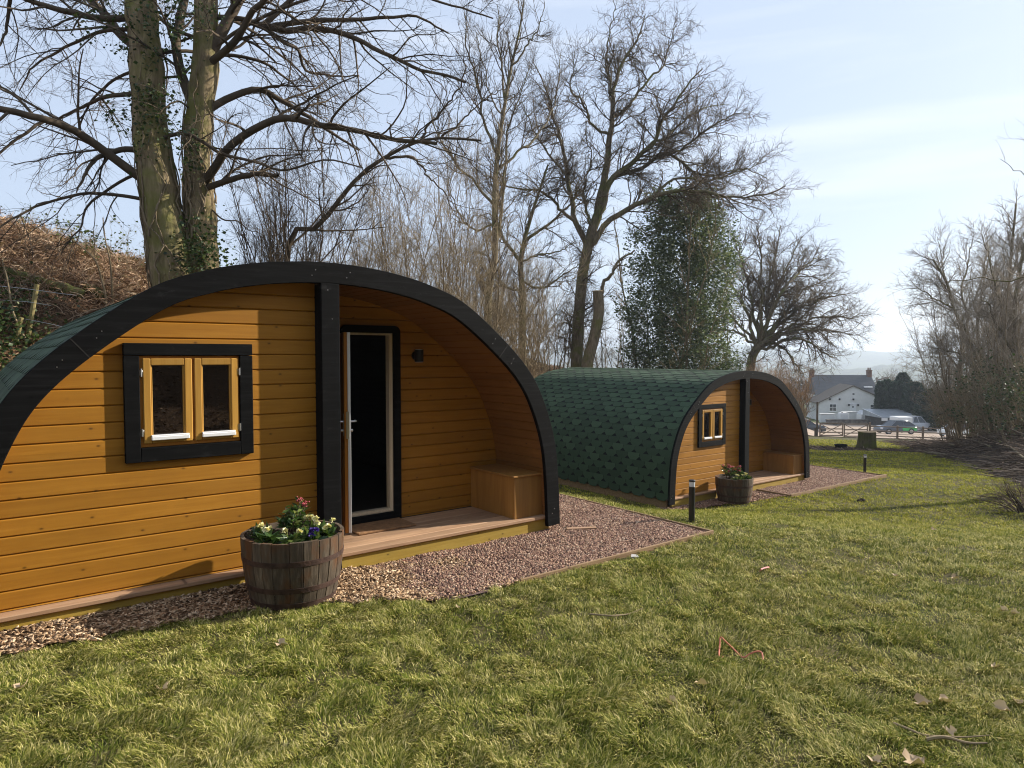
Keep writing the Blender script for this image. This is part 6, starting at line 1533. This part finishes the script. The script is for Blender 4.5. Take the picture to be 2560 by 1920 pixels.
def wood_tree(x, y, d, h, seed, label, group=GF, ns=7, mat='twig'):
    w = z4(x, y, d); b = base_of(w[0], w[1]); m_ = h / 3.6
    return shrub('tree', label, 'tree', b, h * .8, .38, ns, .11 * m_ / 2, seed, M['bark_oak'], M[mat], sp(m_ * 1.0, .9, .05, .15), group, base_r=.4, sides=5)
for k, (x, d, yt, lb) in enumerate([(940, 165, 175, 'round bare tree on the skyline right of the house'), (770, 150, 270, 'bare tree just behind the right chimney'), (850, 158, 235, 'bare tree between the right chimney and the round skyline tree'), (1040, 150, 200, 'bare tree above the broad dark conifers'), (640, 175, 285, 'low bare tree behind the house roof ridge'), (1140, 135, 250, 'bare tree right of the tallest broad conifer'), (560, 190, 290, 'low bare tree above the middle of the house roof'), (105, 120, 330, 'bare tree to the left of the house behind the arch')]):
    w = z4(x, yt, d); g = fz(w[0], w[1]); wood_tree(x, yt, d, max(4.0, w[2] - g), 220 + k, lb)
# far woods: one mass of canopies beyond the house
def far_woods():
    rng = np.random.default_rng(88); Vs = []
    n = 900; d = rng.uniform(220, 900, n); az = rng.uniform(-.15, .75, n); x = d * np.tan(az); y = d; k = vnoise(x, y, 130, 91) > .52; x, y = x[k], y[k]; g = gz(x, y); m_ = len(x)
    per = 150; P = np.repeat(np.stack([x, y, g], -1), per, 0); q = rng.normal(0, 1, (m_ * per, 3)); q = unit(q) * rng.uniform(.5, 1, (m_ * per, 1)) ** .5; hh = np.repeat(rng.uniform(6, 10, m_), per)
    P = P + q * np.stack([hh * .42, hh * .42, hh * .45], -1); P[:, 2] += hh * .55; V, F = leaves(P, dirs(len(P), rng, -.2, 1), rng.uniform(.9, 2.0, len(P)), rng, .35, .3, .1)
    o = mesh_np('far_woods', V, F, M['twig']); tag(o, 'bare woodland strips far off in the hazy valley', 'woods', kind='stuff')
far_woods()
def hills():
    na, nr = 700, 60; az = np.linspace(-1.2, 1.3, na); rr = np.linspace(1000, 3900, nr); A, Rr = np.meshgrid(az, rr, indexing='ij'); X = np.sin(A) * Rr; Y = np.cos(A) * Rr
    k1 = (vnoise(A * 9, Rr * 0, 1, 92) - .5) * 16 + (vnoise(A * 40, Rr * 0, 1, 93) - .5) * 6 + (vnoise(A * 260, Rr * .02, 1, 94) - .5) * 5
    k2 = (vnoise(A * 7, Rr * 0, 1, 95) - .5) * 34 + (vnoise(A * 30, Rr * 0, 1, 96) - .5) * 9 + (vnoise(A * 240, Rr * .02, 1, 97) - .5) * 5
    z = -52 + (34 + k1) * np.exp(-((Rr - 1500) / 260) ** 2) + (84 + k2) * sstep(1750, 2750, Rr); z = np.where(Rr > 2900, z - (Rr - 2900) * .05, z)
    i = np.arange(na * nr).reshape(na, nr); o = mesh_np('hills', np.stack([X, Y, z], -1), np.stack([i[:-1, :-1], i[1:, :-1], i[1:, 1:], i[:-1, 1:]], -1).reshape(-1, 4), ground_mat('hill_fields', [(.4, (.035, .045, .03)), (.48, (.11, .12, .05)), (.54, (.045, .045, .035)), (.62, (.10, .11, .045))], .006, .03, 0), smooth=True); tag(o, kind='structure')
hills()

# ------------------------------------------------------------------ haze
mb = MB(); mb.box(-4600, 4600, -4600, 4600, -75, 70); m = bpy.data.materials.new('haze'); m.use_nodes = True; nt = m.node_tree; nt.nodes.remove(nt.nodes['Principled BSDF'])
pv = nt.nodes.new('ShaderNodeVolumePrincipled'); pv.inputs['Color'].default_value = (.76, .87, 1, 1); pv.inputs['Density'].default_value = .00042; pv.inputs['Anisotropy'].default_value = .35
nt.links.new(pv.outputs[0], nt.nodes['Material Output'].inputs['Volume'])
HAZE = mb.build('haze', m); tag(HAZE, 'thin pale haze over the valley', 'haze', kind='stuff')

# ------------------------------------------------------------------ light, sky, camera
SUN_AZ, SUN_EL = R(69.5), R(26)
w = bpy.data.worlds.new('World'); SC.world = w; w.use_nodes = True; nt = w.node_tree; bg = nt.nodes['Background']
sky = nt.nodes.new('ShaderNodeTexSky'); sky.sky_type = 'NISHITA'; sky.sun_disc = False; sky.sun_elevation = SUN_EL; sky.sun_rotation = SUN_AZ
sky.altitude = 100; sky.air_density = 1.0; sky.dust_density = 1.6; sky.ozone_density = 1.5
veil = mixc(nt, .76, sky.outputs[0], (3.55, 4.1, 5.1))
# thin high cloud streaks
tcw = nt.nodes.new('ShaderNodeTexCoord'); mpw = nt.nodes.new('ShaderNodeMapping'); mpw.inputs['Rotation'].default_value = (0, R(-9), R(20)); mpw.inputs['Scale'].default_value = (.8, .8, 9)
nt.links.new(tcw.outputs['Generated'], mpw.inputs['Vector']); cn = noise(nt, mpw.outputs[0], 1.6, 5, .55, .3)
veil = mixc(nt, ramp(nt, cn, [(.52, g3(0)), (.72, g3(.35))]), veil, (5.8, 6.0, 6.3))
nt.links.new(veil, bg.inputs['Color']); bg.inputs['Strength'].default_value = .097
ld = bpy.data.lights.new('sun', 'SUN'); ld.energy = 4.1; ld.angle = R(.6); ld.color = (1, .93, .82)
lo_ = bpy.data.objects.new('sun', ld); C.objects.link(lo_)
from mathutils import Vector
sd = Vector((sin(SUN_AZ) * cos(SUN_EL), cos(SUN_AZ) * cos(SUN_EL), sin(SUN_EL))); lo_.rotation_euler = sd.to_track_quat('Z', 'Y').to_euler(); lo_.location = (30, 20, 40)
cam = bpy.data.cameras.new('camera'); cam.sensor_width = 36; cam.lens = 36 * FPX / 2560; cam.clip_start = .05; cam.clip_end = 12000
co = bpy.data.objects.new('camera', cam); C.objects.link(co); co.location = tuple(EYE); co.rotation_euler = (pi / 2 - TILT, 0, 0); SC.camera = co
vs_ = SC.view_settings; vs_.view_transform = 'Standard'; vs_.look = 'None'; vs_.exposure = 1.03; vs_.gamma = 1
SC.cycles.max_bounces = 6; SC.cycles.transparent_max_bounces = 12; SC.cycles.volume_bounces = 0; SC.cycles.use_denoising = True; SC.cycles.filter_width = 1.1
